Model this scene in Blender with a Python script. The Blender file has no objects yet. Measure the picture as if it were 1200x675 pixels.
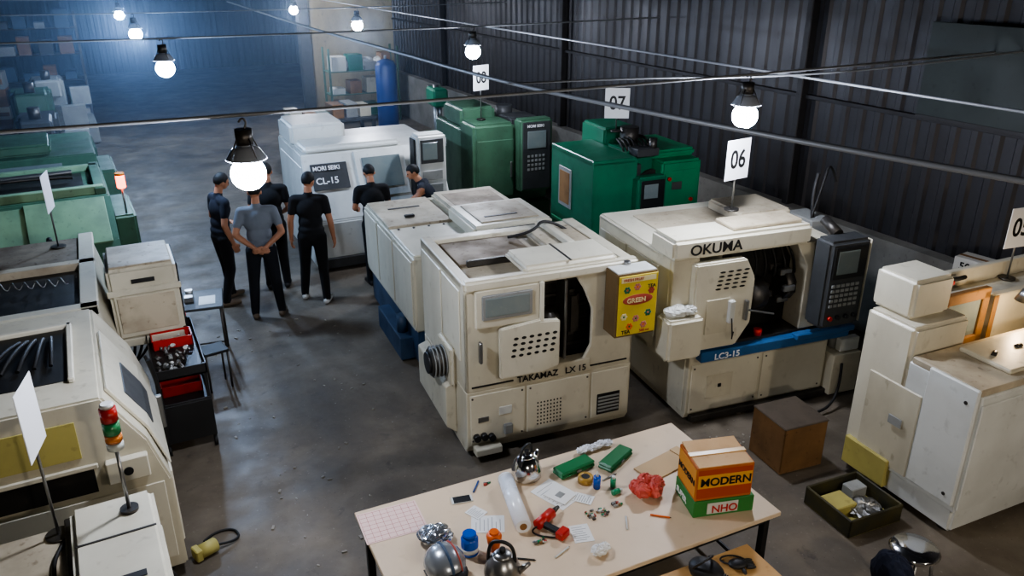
import bpy, bmesh, math, random
from mathutils import Vector, Matrix, Euler
random.seed(7)
R=math.radians
scene=bpy.context.scene
COL=scene.collection

# ------------------------------------------------------------------ materials
def srgb(h):
    c=[int(h[i:i+2],16)/255 for i in (0,2,4)]
    return tuple((x/12.92 if x<=.04045 else ((x+.055)/1.055)**2.4) for x in c)+(1,)
MC={}
def mat(name,col,rough=.5,metal=0,dirt=.0,dcol='3a3126',dscale=3.0,emis=0,trans=0,bump=0,streak=False):
    if name in MC: return MC[name]
    m=bpy.data.materials.new(name); m.use_nodes=True
    nt=m.node_tree; b=nt.nodes['Principled BSDF']
    c=srgb(col)
    b.inputs['Base Color'].default_value=c
    b.inputs['Roughness'].default_value=rough
    b.inputs['Metallic'].default_value=metal
    if trans: b.inputs['Transmission Weight'].default_value=trans
    if emis:
        b.inputs['Emission Color'].default_value=c
        b.inputs['Emission Strength'].default_value=emis
    N=nt.nodes.new; L=nt.links.new
    if dirt>0:
        tc=N('ShaderNodeTexCoord')
        mp=N('ShaderNodeMapping'); L(tc.outputs['Object'],mp.inputs[0])
        if streak: mp.inputs['Scale'].default_value=(1,1,.6)
        n1=N('ShaderNodeTexNoise'); n1.inputs['Scale'].default_value=dscale; n1.inputs['Detail'].default_value=5; n1.inputs['Roughness'].default_value=.55
        L(mp.outputs[0],n1.inputs['Vector'])
        r=N('ShaderNodeValToRGB'); r.color_ramp.elements[0].position=.40; r.color_ramp.elements[1].position=.80
        L(n1.outputs['Fac'],r.inputs[0])
        n2=N('ShaderNodeTexNoise'); n2.inputs['Scale'].default_value=dscale*7; n2.inputs['Detail'].default_value=3
        L(mp.outputs[0],n2.inputs['Vector'])
        r2=N('ShaderNodeValToRGB'); r2.color_ramp.elements[0].position=.62; r2.color_ramp.elements[1].position=.74; r2.color_ramp.elements[1].color=(.6,.6,.6,1)
        L(n2.outputs['Fac'],r2.inputs[0])
        ad=N('ShaderNodeMath'); ad.operation='ADD'; L(r.outputs[0],ad.inputs[0]); L(r2.outputs[0],ad.inputs[1])
        mu=N('ShaderNodeMath'); mu.operation='MULTIPLY'; mu.inputs[1].default_value=dirt; mu.use_clamp=True; L(ad.outputs[0],mu.inputs[0])
        mx=N('ShaderNodeMixRGB'); mx.inputs[1].default_value=c; mx.inputs[2].default_value=srgb(dcol)
        L(mu.outputs[0],mx.inputs[0]); L(mx.outputs[0],b.inputs['Base Color'])
        ro=N('ShaderNodeMath'); ro.operation='MULTIPLY_ADD'; ro.inputs[1].default_value=.3; ro.inputs[2].default_value=rough; ro.use_clamp=True
        L(mu.outputs[0],ro.inputs[0]); L(ro.outputs[0],b.inputs['Roughness'])
        if bump:
            bp=N('ShaderNodeBump'); bp.inputs['Strength'].default_value=bump; bp.inputs['Distance'].default_value=.01
            L(n2.outputs['Fac'],bp.inputs['Height']); L(bp.outputs[0],b.inputs['Normal'])
    MC[name]=m; return m
cream=mat('cream_paint','c9c3ae',.4,0,.55,'7f745f',1.6,streak=True)
cream2=mat('cream_paint_clean','d0cbb8',.36,0,.4,'8c826d',1.8,streak=True)
creamtop=mat('cream_top_dusty','b8ad96',.5,0,.8,'6a5b47',2.6)
rusty=mat('rusty_tray','877a66',.55,.2,.9,'44331f',3)
white_m=mat('white_paint','cdcfca',.38,0,.4,'84837a',1.8)
grey=mat('grey_paint','8d8f8c',.5,0,.4,'4a4640',3)
dgrey=mat('dark_grey_paint','3b3d3e',.5,0,.4,'1c1a18',4)
black=mat('black_plastic','141516',.5,0,.2,'2a2724',5)
inner=mat('oily_interior','1b1a18',.45,.3,.5,'3a342b',6)
blue_m=mat('blue_paint','2b5f92',.4,0,.35,'26303a',4)
dblue=mat('dark_blue_paint','27405a',.5,0,.5,'20242a',4)
green_m=mat('green_paint','14684a',.36,0,.4,'102a22',3)
green2=mat('bright_green_paint','1b8558',.36,0,.35,'143d2c',3)
mgreen=mat('machine_green','42634c',.42,0,.55,'223022',3)
pgreen=mat('pale_green','7f9c7a',.42,0,.55,'414b3b',3)
steel=mat('steel','9a9a98',.3,.9,.3,'4a4742',5)
dsteel=mat('dark_steel','55524e',.4,.8,.5,'2a2621',6)
chrome=mat('polished_steel','d0d0d0',.12,1)
glass=mat('dark_glass','6f7a7a',.12,0,.3,'9a9a8c',4)
red_m=mat('red_plastic','b02318',.4,0,.2,'5a1a12',5)
orange_m=mat('orange_plastic','d8641c',.4)
yellow_m=mat('yellow_paint','b0a55e',.55,0,.6,'726b40',2)
sign_w=mat('sign_white','e6e8ea',.5)
txt_k=mat('black_print','0c0c0c',.6)
txt_b=mat('blue_print','16407a',.5)
txt_w=mat('white_print','e8e8e8',.6)
wood=mat('plywood','c29a62',.6,0,.4,'8a6236',3)
brownwood=mat('brown_board','8a6438',.7,0,.6,'3a2a1a',3)
rubber=mat('cable_rubber','151413',.6)
wire_g=mat('cable_grey','7a7d80',.45,.2)
redf=mat('faded_red','a8483a',.6)

# ------------------------------------------------------------------ builder
def mesh_obj(name,bm,m,parent=None,smooth=False,ang=None):
    me=bpy.data.meshes.new(name); bm.normal_update(); bm.to_mesh(me); bm.free()
    if m: me.materials.append(m)
    o=bpy.data.objects.new(name,me); COL.objects.link(o)
    if smooth:
        for p in me.polygons: p.use_smooth=True
    if parent: o.parent=parent
    return o
class G:
    def __init__(s,name,loc=(0,0,0),rz=0):
        s.e=bpy.data.objects.new(name,None); s.e.empty_display_size=.2
        s.e.location=loc if len(loc)==3 else (loc[0],loc[1],0); s.e.rotation_euler=(0,0,R(rz)); COL.objects.link(s.e)
    def box(s,n,x0,x1,y0,y1,z0,z1,m,bev=.008,rot=None,seg=1):
        if .015<=bev<=.03 and seg==1: bev*=1.6; seg=3
        bm=bmesh.new(); bmesh.ops.create_cube(bm,size=1)
        d=(abs(x1-x0),abs(y1-y0),abs(z1-z0)); c=Vector(((x0+x1)/2,(y0+y1)/2,(z0+z1)/2))
        bmesh.ops.scale(bm,vec=d,verts=bm.verts)
        b=min(bev,min(d)*.45)
        if b>0.0005: bmesh.ops.bevel(bm,geom=bm.edges[:],offset=b,segments=seg,affect='EDGES')
        if rot: bmesh.ops.rotate(bm,cent=(0,0,0),matrix=Euler([R(a) for a in rot]).to_matrix(),verts=bm.verts)
        bmesh.ops.translate(bm,vec=c,verts=bm.verts)
        return mesh_obj(n,bm,m,s.e)
    def prism(s,n,prof,axis,lo,hi,m,bev=.008):
        bm=bmesh.new()
        def pt(a,b,t): return {'x':(t,a,b),'y':(a,t,b),'z':(a,b,t)}[axis]
        v0=[bm.verts.new(pt(a,b,lo)) for a,b in prof]; v1=[bm.verts.new(pt(a,b,hi)) for a,b in prof]
        bm.faces.new(v0); bm.faces.new(v1[::-1]); k=len(prof)
        for i in range(k): bm.faces.new((v0[i],v1[i],v1[(i+1)%k],v0[(i+1)%k]))
        bmesh.ops.recalc_face_normals(bm,faces=bm.faces)
        if bev: bmesh.ops.bevel(bm,geom=bm.edges[:],offset=bev,segments=2 if bev>=.01 else 1,affect='EDGES')
        return mesh_obj(n,bm,m,s.e)
    def cyl(s,n,p0,p1,r,m,r2=None,seg=24,bev=0,cap=True):
        p0=Vector(p0);p1=Vector(p1);d=p1-p0
        bm=bmesh.new(); bmesh.ops.create_cone(bm,cap_ends=cap,segments=seg,radius1=r,radius2=r if r2 is None else r2,depth=d.length)
        if bev: bmesh.ops.bevel(bm,geom=[e for e in bm.edges if len(e.link_faces)==2 and e.calc_face_angle()>.8],offset=bev,segments=2,affect='EDGES')
        M=Matrix.Translation((p0+p1)/2)@d.to_track_quat('Z','Y').to_matrix().to_4x4()
        bm.transform(M)
        o=mesh_obj(n,bm,m,s.e)
        for p in o.data.polygons:
            if len(p.vertices)==4: p.use_smooth=True
        return o
    def ell(s,n,c,r,m,rot=None,seg=20,noise=0):
        bm=bmesh.new(); bmesh.ops.create_uvsphere(bm,u_segments=seg,v_segments=seg*2//3,radius=1)
        if isinstance(r,(int,float)): r=(r,r,r)
        if noise:
            for v in bm.verts: v.co*=1+random.uniform(-noise,noise)
        bmesh.ops.scale(bm,vec=r,verts=bm.verts)
        if rot: bmesh.ops.rotate(bm,cent=(0,0,0),matrix=Euler([R(a) for a in rot]).to_matrix(),verts=bm.verts)
        bmesh.ops.translate(bm,vec=c,verts=bm.verts)
        return mesh_obj(n,bm,m,s.e,smooth=not noise)
    def lathe(s,n,prof,c,m,seg=28,sm=True):
        bm=bmesh.new(); rings=[]
        for r,z in prof:
            rings.append([bm.verts.new((c[0]+max(r,.0005)*math.cos(2*math.pi*i/seg),c[1]+max(r,.0005)*math.sin(2*math.pi*i/seg),c[2]+z)) for i in range(seg)])
        for a,b in zip(rings,rings[1:]):
            for i in range(seg): bm.faces.new((a[i],a[(i+1)%seg],b[(i+1)%seg],b[i]))
        bm.faces.new(rings[0][::-1]); bm.faces.new(rings[-1])
        return mesh_obj(n,bm,m,s.e,smooth=sm)
    def tube(s,n,pts,r,m,smooth=True):
        cu=bpy.data.curves.new(n,'CURVE'); cu.dimensions='3D'; cu.bevel_depth=r; cu.bevel_resolution=2
        if smooth and len(pts)>2:
            sp=cu.splines.new('NURBS'); sp.points.add(len(pts)-1); sp.use_endpoint_u=True; sp.order_u=3
        else:
            sp=cu.splines.new('POLY'); sp.points.add(len(pts)-1)
        for i,p in enumerate(pts): sp.points[i].co=(*p,1)
        cu.use_fill_caps=True
        cu.materials.append(m); o=bpy.data.objects.new(n,cu); COL.objects.link(o); o.parent=s.e; return o
    def text(s,n,t,loc,rot,size,m,sx=1,align='LEFT'):
        cu=bpy.data.curves.new(n,'FONT'); cu.body=t; cu.size=size; cu.extrude=.0015; cu.offset=size*.018; cu.align_x=align
        cu.materials.append(m); o=bpy.data.objects.new(n,cu); COL.objects.link(o)
        o.location=loc; o.rotation_euler=[R(a) for a in rot]; o.scale=(sx,1,1); o.parent=s.e; return o
    def vents(s,n,x0,x1,z0,z1,y,rows,cols,m,skew=0,w=.6,h=.5):
        """array of oval slots on a -Y face, one mesh"""
        bm=bmesh.new(); dx=(x1-x0)/cols; dz=(z1-z0)/rows
        for i in range(cols):
            for j in range(rows):
                cx=x0+dx*(i+.5)+skew*j*dx; cz=z0+dz*(j+.5); a=dx*w/2; b=dz*h/2
                vs=[bm.verts.new((cx+a*math.cos(t*math.pi/5),y,cz+b*math.sin(t*math.pi/5))) for t in range(10)]
                vb=[bm.verts.new((v.co.x,y+.004,v.co.z)) for v in vs]
                bm.faces.new(vs); 
                for k in range(10): bm.faces.new((vs[k],vb[k],vb[(k+1)%10],vs[(k+1)%10]))
        bmesh.ops.recalc_face_normals(bm,faces=bm.faces)
        return mesh_obj(n,bm,m,s.e)
    def louvres(s,n,x0,x1,z0,z1,y,k,m):
        for i in range(k):
            z=z0+(z1-z0)*(i+.5)/k
            s.box(n,x0,x1,y-.006,y+.004,z-(z1-z0)/k*.25,z+(z1-z0)/k*.25,m,.002)

# ------------------------------------------------------------------ people (built first: fast depsgraph)
skinm=mat('skin','a9775a',.55); hairm=mat('hair_black','0a0908',.7); lipm=mat('lips','7d4238',.5); eyem=mat('eye_dark','120d0b',.2)
def remeshed(parts,voxel,smooth=4):
    bm=bmesh.new()
    for p in parts:
        if p[0]=='cap':
            _,a,ra,b,rb=p[:5]; a=Vector(a);b=Vector(b)
            for c,r in ((a,ra),(b,rb)):
                bmesh.ops.create_uvsphere(bm,u_segments=16,v_segments=10,radius=r,matrix=Matrix.Translation(c))
            d=b-a
            if d.length>1e-4: bmesh.ops.create_cone(bm,cap_ends=True,segments=16,radius1=ra,radius2=rb,depth=d.length,matrix=Matrix.Translation((a+b)/2)@d.to_track_quat('Z','Y').to_matrix().to_4x4())
        else:
            _,c,r,Mr=p[:4]
            S=Matrix.Diagonal((*r,1)); bmesh.ops.create_uvsphere(bm,u_segments=20,v_segments=14,radius=1,matrix=Matrix.Translation(c)@Mr.to_4x4()@S)
    me=bpy.data.meshes.new('tmp'); bm.to_mesh(me); bm.free()
    o=bpy.data.objects.new('tmp',me); COL.objects.link(o)
    md=o.modifiers.new('r','REMESH'); md.mode='VOXEL'; md.voxel_size=voxel; md.use_smooth_shade=True
    sm=o.modifiers.new('s','SMOOTH'); sm.factor=.5; sm.iterations=smooth
    dg=bpy.context.evaluated_depsgraph_get(); dg.update()
    out=bpy.data.meshes.new_from_object(o.evaluated_get(dg))
    bpy.data.objects.remove(o); bpy.data.meshes.remove(me)
    for p in out.polygons: p.use_smooth=True
    return out
def segd(p,a,b):
    ab=b-a; t=max(0,min(1,(p-a).dot(ab)/max(ab.length_squared,1e-9))); return (p-a-ab*t).length,t
def hand(par,wrist,dirv,normal,side,curl=.5):
    z=Vector(dirv).normalized(); n=Vector(normal); n=(n-z*n.dot(z)).normalized(); x=z.cross(n)*side   # x: towards thumb
    def W(a,b,c): return Vector(wrist)+x*a+n*b+z*c
    P=[('cap',W(0,0,-.02),.026,W(0,0,.02),.027),('cap',W(-.024,0,.03),.016,W(-.028,0,.085),.013),('cap',W(-.008,0,.03),.017,W(-.009,0,.09),.013),('cap',W(.01,0,.03),.017,W(.01,0,.092),.013),('cap',W(.026,0,.03),.016,W(.028,0,.088),.013)]
    for i,(fx,L) in enumerate(((-.03,.055),(-.01,.07),(.01,.078),(.029,.068))):
        p=W(fx,0,.088); a=0
        for k,(f,r) in enumerate(((.45,.0095),(.3,.0085),(.25,.0075))):
            a+=curl*(.5+.25*k); q=p+(z*math.cos(a)+n*math.sin(a))*L*f; P.append(('cap',p,r+.0008,q,r)); p=q
    p=W(.022,.002,.02); q=W(.05,.012,.05); r_=W(.056,.02,.078); P+= [('cap',p,.015,q,.012),('cap',q,.012,r_,.009)]
    me=remeshed(P,.0055,2); me.materials.append(skinm); o=bpy.data.objects.new('hand',me); COL.objects.link(o); o.parent=par
def person(name,x,y,heading,shirt,pants,shoe,arms,lean=(0,0),legs=None,headrot=(0,0,0),sleeve=.55,scale=1.0,shirt_r=0):
    """heading: degrees the person faces, 0 = +Y, clockwise negative"""
    e=bpy.data.objects.new(name,None); e.location=(x,y,0); e.rotation_euler=(0,0,R(heading)); e.scale=(scale,)*3; COL.objects.link(e)
    piv=Vector((0,0,.95)); M=Matrix.Translation(piv)@Euler((R(-lean[0]),R(lean[1]),0)).to_matrix().to_4x4()@Matrix.Translation(-piv)
    Mr=M.to_3x3(); I=Matrix.Identity(3)
    T=lambda p:M@Vector(p)
    P=[];tag=[]
    def cap(a,ra,b,rb,t): P.append(('cap',a,ra,b,rb)); tag.append((Vector(a),Vector(b),(ra+rb)/2,t))
    def el(c,r,Mx,t): P.append(('ell',c,r,Mx)); ax=Mx@Vector((0,0,max(0,r[2]-min(r)*.8))); tag.append((Vector(c)-ax,Vector(c)+ax,(r[0]+r[1])/2,t))
    el(Vector((0,0,.93)),(.165,.115,.11),I,'p'); el(T((0,0,1.0)),(.168,.118,.09),Mr,'s'); el(T((0,0,1.1)),(.155,.11,.14),Mr,'s'); el(T((0,.005,1.27)),(.18,.118,.17),Mr,'s')
    for s in (-1,1): cap(T((.06*s,0,1.39)),.068,T((.175*s,0,1.395)),.06,'s'); el(T((.075*s,.03,1.28)),(.08,.085,.09),Mr,'s')
    cap(T((0,-.005,1.43)),.056,T((0,.015,1.54)),.05,'k')
    lg=legs or {}
    for s,k in ((-1,'L'),(1,'R')):
        hip=Vector((.09*s,0,.9)); kn=Vector(lg.get('k'+k,(.1*s,.02,.49))); an=Vector(lg.get('a'+k,(.115*s,-.01,.09))); toe=Vector(lg.get('t'+k,(an.x+.03*s,an.y+.16,.035)))
        cap(hip,.098,kn,.068,'p'); cap(kn,.068,kn.lerp(an,.35),.064,'p'); cap(kn.lerp(an,.35),.064,an,.052,'p')
        hd=(toe-an); hd.z=0; hd.normalize()
        heel=Vector((an.x,an.y,.042))-hd*.035
        cap(heel,.042,Vector((an.x,an.y,.045))+hd*.06,.044,'f'); cap(Vector((an.x,an.y,.045))+hd*.06,.043,Vector((toe.x,toe.y,.038)),.034,'f')
    for s,k in ((-1,'L'),(1,'R')):
        sh=T((.19*s,0,1.385)); elb=T(arms[k][0]); wr=T(arms[k][1])
        mid=sh.lerp(elb,sleeve)
        cap(sh,.06,mid,.054 if sleeve>.1 else .05,'s' if sleeve>.1 else 'k'); cap(mid,.046,elb,.04,'k'); cap(elb,.041,elb.lerp(wr,.3),.04,'k'); cap(elb.lerp(wr,.3),.04,wr,.027,'k')
    me=remeshed(P,.013,5)
    ms={'s':shirt,'p':pants,'k':skinm,'f':shoe}; order=['s','p','k','f']
    for k in order: me.materials.append(ms[k])
    for poly in me.polygons:
        c=poly.center; best=9;bt='s'
        for a,b,r,t in tag:
            d,_=segd(c,a,b); d-=r
            if d<best: best=d;bt=t
        if bt=='p' and c.z<.06: bt='f'
        poly.material_index=order.index(bt)
    o=bpy.data.objects.new('body',me); COL.objects.link(o); o.parent=e
    for s,k in ((-1,'L'),(1,'R')):
        elb=T(arms[k][0]); wr=T(arms[k][1]); d=(wr-elb).normalized()
        if len(arms[k])>2: d=Vector(arms[k][2])
        nrm=Vector(arms[k][3]) if len(arms[k])>3 else Vector((-s,0.1,0))
        hand(e,wr+d*.01,d,nrm,s if len(arms[k])<5 else arms[k][4])
    # head
    hp=T((0,.015,1.535)); H=Mr@Euler([R(a) for a in headrot]).to_matrix()
    def h(p): return hp+H@Vector(p)
    hp_=[('ell',h((0,.01,.1)),(.074,.09,.092),H),('ell',h((0,.045,.055)),(.056,.052,.055),H),('cap',h((0,0,-.03)),.047,h((0,.01,.05)),.05),('cap',h((0,.097,.1)),.008,h((0,.113,.07)),.012),
         ('ell',h((.077,.0,.075)),(.009,.018,.03),H),('ell',h((-.077,.0,.075)),(.009,.018,.03),H),('ell',h((0,.085,.117)),(.045,.014,.012),H),('ell',h((0,.085,.03)),(.022,.016,.016),H),('ell',h((0,.094,.048)),(.022,.008,.006),H)]
    hm=remeshed(hp_,.0075,2); hm.materials.append(skinm); ho=bpy.data.objects.new('head',hm); COL.objects.link(ho); ho.parent=e
    gg=G.__new__(G); gg.e=e
    for s in (-1,1): gg.ell('eye',h((.03*s,.091,.094)),.0095,eyem,seg=10)
    lo=gg.ell('lips',(0,0,0),(.02,.005,.005),lipm,seg=10); lo.location=h((0,.101,.047)); lo.rotation_euler=H.to_euler()
    # hair: skull-hugging volume, face side carved away along a hairline
    bm=bmesh.new(); bmesh.ops.create_uvsphere(bm,u_segments=32,v_segments=24,radius=1)
    for v in bm.verts:
        n=v.co.copy(); r=1.0
        face=max(0,min(1,(n.y-.25)*2.2))*max(0,min(1,(.5-n.z)*3)); low=max(0,min(1,(-.15-n.z)*3))*max(0,min(1,(n.y+.5)*2.5)); neck=max(0,min(1,(-.6-n.z)*5))
        r=1.0-.2*max(face,low,neck)
        n*=r*(1+random.uniform(-.02,.02)); v.co=Vector((n.x*.081,n.y*.097,n.z*.099))
    bm.transform(Matrix.Translation(h((0,.004,.108)))@H.to_4x4())
    mesh_obj('hair',bm,hairm,e,smooth=True)
    return e
blk=mat('shirt_black','0e0f12',.9,0,.2,'17191d',8); nvy=mat('shirt_dark_navy','141a26',.9,0,.2,'1c222e',8); gry=mat('shirt_grey','6c737c',.85,0,.25,'545b64',8); trs=mat('trouser_black','0b0c0f',.95,0,.2,'141519',8); trs2=mat('trouser_dark','10131a',.95)
sh_w=mat('shoe_white','c9c9c4',.6); sh_k=mat('shoe_dark','1d1a18',.5); sh_t=mat('shoe_tan','6a5c4c',.6)
hang=lambda s:((.25*s,-.02,1.12),(.27*s,.04,.88))
person('man_standing',1.10,10.3,-75,nvy,trs,sh_t,{'L':((-.24,.0,1.13),(-.17,.2,1.04),(.6,.6,-.1),(0,-.3,-1)),'R':((.25,-.05,1.12),(.25,.05,.88))},lean=(4,0),headrot=(-18,0,5),legs={'kL':(-.1,.05,.49),'aL':(-.12,.08,.09),'aR':(.12,-.1,.09)})
person('man_standing',1.46,9.58,-12,gry,trs2,sh_t,{'L':((-.27,-.08,1.13),(-.05,-.17,.96),(.9,-.1,-.2),(0,1,0)),'R':((.27,-.08,1.13),(.06,-.175,.97),(-.9,-.1,-.25),(0,1,0))},lean=(3,0),headrot=(-14,0,0),legs={'aL':(-.16,0,.09),'aR':(.16,.02,.09),'kL':(-.13,.02,.49),'kR':(.13,.02,.49)})
person('man_standing',1.78,10.5,-10,blk,trs,sh_k,{'L':hang(-1),'R':((.24,.02,1.12),(.15,.2,1.03))},lean=(5,0),headrot=(-15,0,0))
person('man_standing',2.14,9.80,-22,blk,trs,sh_w,{'L':((-.25,-.01,1.12),(-.27,.05,.88)),'R':((.25,-.04,1.12),(.27,.02,.88))},lean=(2,0),headrot=(-12,0,-20),legs={'kL':(-.13,.06,.49),'aL':(-.18,.1,.09),'kR':(.11,-.02,.49),'aR':(.13,-.08,.09)})
person('man_standing',3.05,10.02,-5,blk,trs,sh_k,{'L':((-.24,.08,1.14),(-.18,.3,1.1)),'R':((.24,.08,1.14),(.18,.3,1.1))},lean=(10,0),headrot=(-20,0,0),scale=.97)
person('man_leaning',3.98,10.0,60,nvy,trs,sh_k,{'L':((-.26,.2,1.24),(-.2,.44,1.2)),'R':((.25,.22,1.26),(.14,.46,1.24))},lean=(30,0),headrot=(5,0,15),sleeve=.05,scale=.97)

# ------------------------------------------------------------------ room
def floor_material():
    m=bpy.data.materials.new('concrete_floor'); m.use_nodes=True; nt=m.node_tree; b=nt.nodes['Principled BSDF']
    N=nt.nodes.new; L=nt.links.new
    tc=N('ShaderNodeTexCoord')
    def noise(sc,det=8,ro=.6,dist=0):
        n=N('ShaderNodeTexNoise'); n.inputs['Scale'].default_value=sc; n.inputs['Detail'].default_value=det; n.inputs['Roughness'].default_value=ro; n.inputs['Distortion'].default_value=dist
        L(tc.outputs['Object'],n.inputs['Vector']); return n
    def ramp(n,stops):
        r=N('ShaderNodeValToRGB'); e=r.color_ramp.elements
        e[0].position,e[0].color=stops[0][0],srgb(stops[0][1]); e[1].position,e[1].color=stops[-1][0],srgb(stops[-1][1])
        for p,c in stops[1:-1]:
            q=e.new(p); q.color=srgb(c)
        L(n.outputs['Fac'],r.inputs[0]); return r
    def blend(prev,fac,amount,colr):
        mx=N('ShaderNodeMixRGB'); mx.inputs[2].default_value=srgb(colr); L(prev.outputs[0],mx.inputs[1])
        mm=N('ShaderNodeMath'); mm.operation='MULTIPLY'; mm.inputs[1].default_value=amount; L(fac.outputs[0],mm.inputs[0]); L(mm.outputs[0],mx.inputs[0]); return mx
    c=ramp(noise(1.1,9,.6,.3),[(.3,'524a3f'),(.5,'675e51'),(.7,'7f7566')])
    c=blend(c,ramp(noise(.6,6,.62,1.0),[(.44,'000000'),(.68,'ffffff')]),.5,'352f28')
    c=blend(c,ramp(noise(3.2,6,.65,.6),[(.60,'000000'),(.70,'ffffff')]),.45,'2c2722')
    c=blend(c,ramp(noise(30,3,.5),[(.66,'000000'),(.71,'ffffff')]),.35,'958c7e')
    c=blend(c,ramp(noise(55,2,.5),[(.69,'000000'),(.73,'ffffff')]),.5,'24201c')
    L(c.outputs[0],b.inputs['Base Color'])
    rr=N('ShaderNodeMapRange'); rr.inputs['From Min'].default_value=.35; rr.inputs['From Max'].default_value=.65; rr.inputs['To Min'].default_value=.45; rr.inputs['To Max'].default_value=.75
    L(noise(2.2,5).outputs['Fac'],rr.inputs['Value']); L(rr.outputs[0],b.inputs['Roughness'])
    bp=N('ShaderNodeBump'); bp.inputs['Strength'].default_value=.25; bp.inputs['Distance'].default_value=.01
    L(noise(18,6).outputs['Fac'],bp.inputs['Height']); L(bp.outputs[0],b.inputs['Normal'])
    return m
def slab(name,x0,x1,y0,y1,z0,z1,m):
    bm=bmesh.new(); bmesh.ops.create_cube(bm,size=1)
    bmesh.ops.scale(bm,vec=(x1-x0,y1-y0,z1-z0),verts=bm.verts); bmesh.ops.translate(bm,vec=((x0+x1)/2,(y0+y1)/2,(z0+z1)/2),verts=bm.verts)
    return mesh_obj(name,bm,m)
XW=8.0
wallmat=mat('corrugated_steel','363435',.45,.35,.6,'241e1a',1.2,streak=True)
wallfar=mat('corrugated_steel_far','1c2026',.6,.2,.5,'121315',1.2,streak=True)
slab('floor',-8,8.4,-3,36,-.2,0,floor_material())
def corrugated(name,a0,a1,z0,z1,fixed,axis,sign,m,period=.24,dep=.03):
    bm=bmesh.new(); prof=[]; t=a0
    while t<a1:
        for f,d in ((0,0),(.5,0),(.62,1),(.88,1)): prof.append((t+f*period,d*dep))
        t+=period
    prof.append((t,0)); vs=[]
    for a,d in prof:
        q=fixed+sign*d
        p=(q,a) if axis=='y' else (a,q)
        vs.append((bm.verts.new((*p,z0)),bm.verts.new((*p,z1))))
    for u,w in zip(vs,vs[1:]): bm.faces.new((u[0],w[0],w[1],u[1]))
    o=mesh_obj(name,bm,m); md=o.modifiers.new('thick','SOLIDIFY'); md.thickness=.004
    return o
corrugated('wall_right',-3,36,0,6.4,XW,'y',-1,wallmat)
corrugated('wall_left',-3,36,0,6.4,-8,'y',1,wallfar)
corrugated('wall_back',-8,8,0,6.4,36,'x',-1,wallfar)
corrugated('wall_front',-8,8,0,6.4,-3,'x',1,wallmat)
slab('ceiling',-8,8.4,-3,36,6.4,6.5,mat('ceiling_sheet','24262a',.7,.2,.4,'161514',1))
conc=mat('low_wall_concrete','7d7a72',.8,0,.6,'49443c',2.5,bump=.3)
slab('trim_1',XW-.22,XW-.04,-3,22.6,0,1.2,conc)
tanwall=mat('pale_panel','9a8d6c',.7,0,.5,'4a4232',2,streak=True)
slab('wall_partition',5.5,8.0,23.1,23.2,0,6.4,tanwall)
postm=mat('wall_post_steel','2f2d2d',.6,.3,.5,'1e1a18',3)
g=G('wall_frame')
for y in (1.5,7.4,13.3,19.2,25,31):
    g.box('post',XW-.17,XW-.045,y-.05,y+.05,1.2,6.3,postm,.01)
for z in (2.6,4.2,5.6):
    g.box('rail',XW-.10,XW-.045,-2.9,23,z-.025,z+.025,postm,.005)
g=G('wall_sheet'); g.box('sheet',XW-.2,XW-.175,4.2,5.7,2.65,3.6,mat('dark_green_sheet','1d241f',.6,0,.5,'141a17',2),.004); g.box('edge',XW-.205,XW-.17,4.2,5.7,2.62,2.66,postm,.003)
g=G('steel_column',(5.35,23.0))
g.box('web',-.02,.02,-.14,.14,0,6.38,dsteel,.003); g.box('flange_a',-.14,.14,-.16,-.14,0,6.38,dsteel,.003); g.box('flange_b',-.14,.14,.14,.16,0,6.38,dsteel,.003)
g.box('base',-.2,.2,-.2,.2,0,.03,dsteel,.004)

# ------------------------------------------------------------------ lamps
bulbn=mat('lamp_bulb_neutral','e8eeff',.3,emis=410)
bulbc=mat('lamp_bulb_cold','bcd8ff',.3,emis=640)
bulb_fill=mat('fill_bulb_warm','fff3e4',.3,emis=440)  # warm tint for the added fill lamps behind the camera
hood=mat('lamp_hood','c4cad2',.25,.5)
def lamp(x,y,bm_,z=3.0):
    g=G('hanging_lamp',(x,y,z))
    g.ell('bulb',(0,0,0),(.105,.105,.10),bm_)
    g.cyl('socket',(0,0,.09),(0,0,.2),.035,hood)
    g.lathe('reflector',[(.045,.17),(.08,.155),(.118,.095),(.122,.09),(.08,.145),(.045,.16)],(0,0,0),hood)
    for a in range(4): g.cyl('cage_wire',(.115*math.cos(a*1.571+.4),.115*math.sin(a*1.571+.4),.09),(.05*math.cos(a*1.571+.4),.05*math.sin(a*1.571+.4),.22),.004,dsteel,seg=6)
    g.cyl('ballast',(0,0,.18),(0,0,.27),.05,dsteel)
    g.tube('hook',[(0,0,.26),(.03,0,.30),(0,0,.345),(-.02,0,.31)],.006,dsteel)
    return g
for x,y,m in ((4.72,5.0,bulbn),(4.75,10.45,bulbn),(4.7,15.7,bulbn),(4.74,21.2,bulbn),(.73,4.9,bulbn),(.77,10.45,bulbc),(.77,15.6,bulbc),(.77,21.1,bulbc),(.75,-.5,bulb_fill),(4.72,-.5,bulb_fill)):  # last two sit unseen behind the camera, added as fill for the table
    lamp(x,y,m)
g=G('overhead_cable')
def sagline(a,b,sag,r,m,n=14,nm='wire'):
    a=Vector(a);b=Vector(b); g.tube(nm,[tuple(a.lerp(b,i/n)-Vector((0,0,sag*4*(i/n)*(1-i/n)))) for i in range(n+1)],r,m)
for y in (-.5,4.98,10.45,15.65,21.15):
    sagline((-7.9,y,3.42),(-1.5,y,3.36),.02,.011,wire_g); sagline((-1.5,y,3.36),(7.9,y,3.36),.03,.011,wire_g)
sagline((5.65,-2.9,3.25),(5.65,22.9,3.2),.02,.012,wire_g)
g.tube('conduit',[(4.6,-1,3.25),(3.9,2.2,3.2),(3.45,4.4,3.2),(3.17,6.25,3.2),(3.1,9,3.22),(3.1,13.5,3.2),(3.3,22,3.2)],.018,wire_g)
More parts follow.
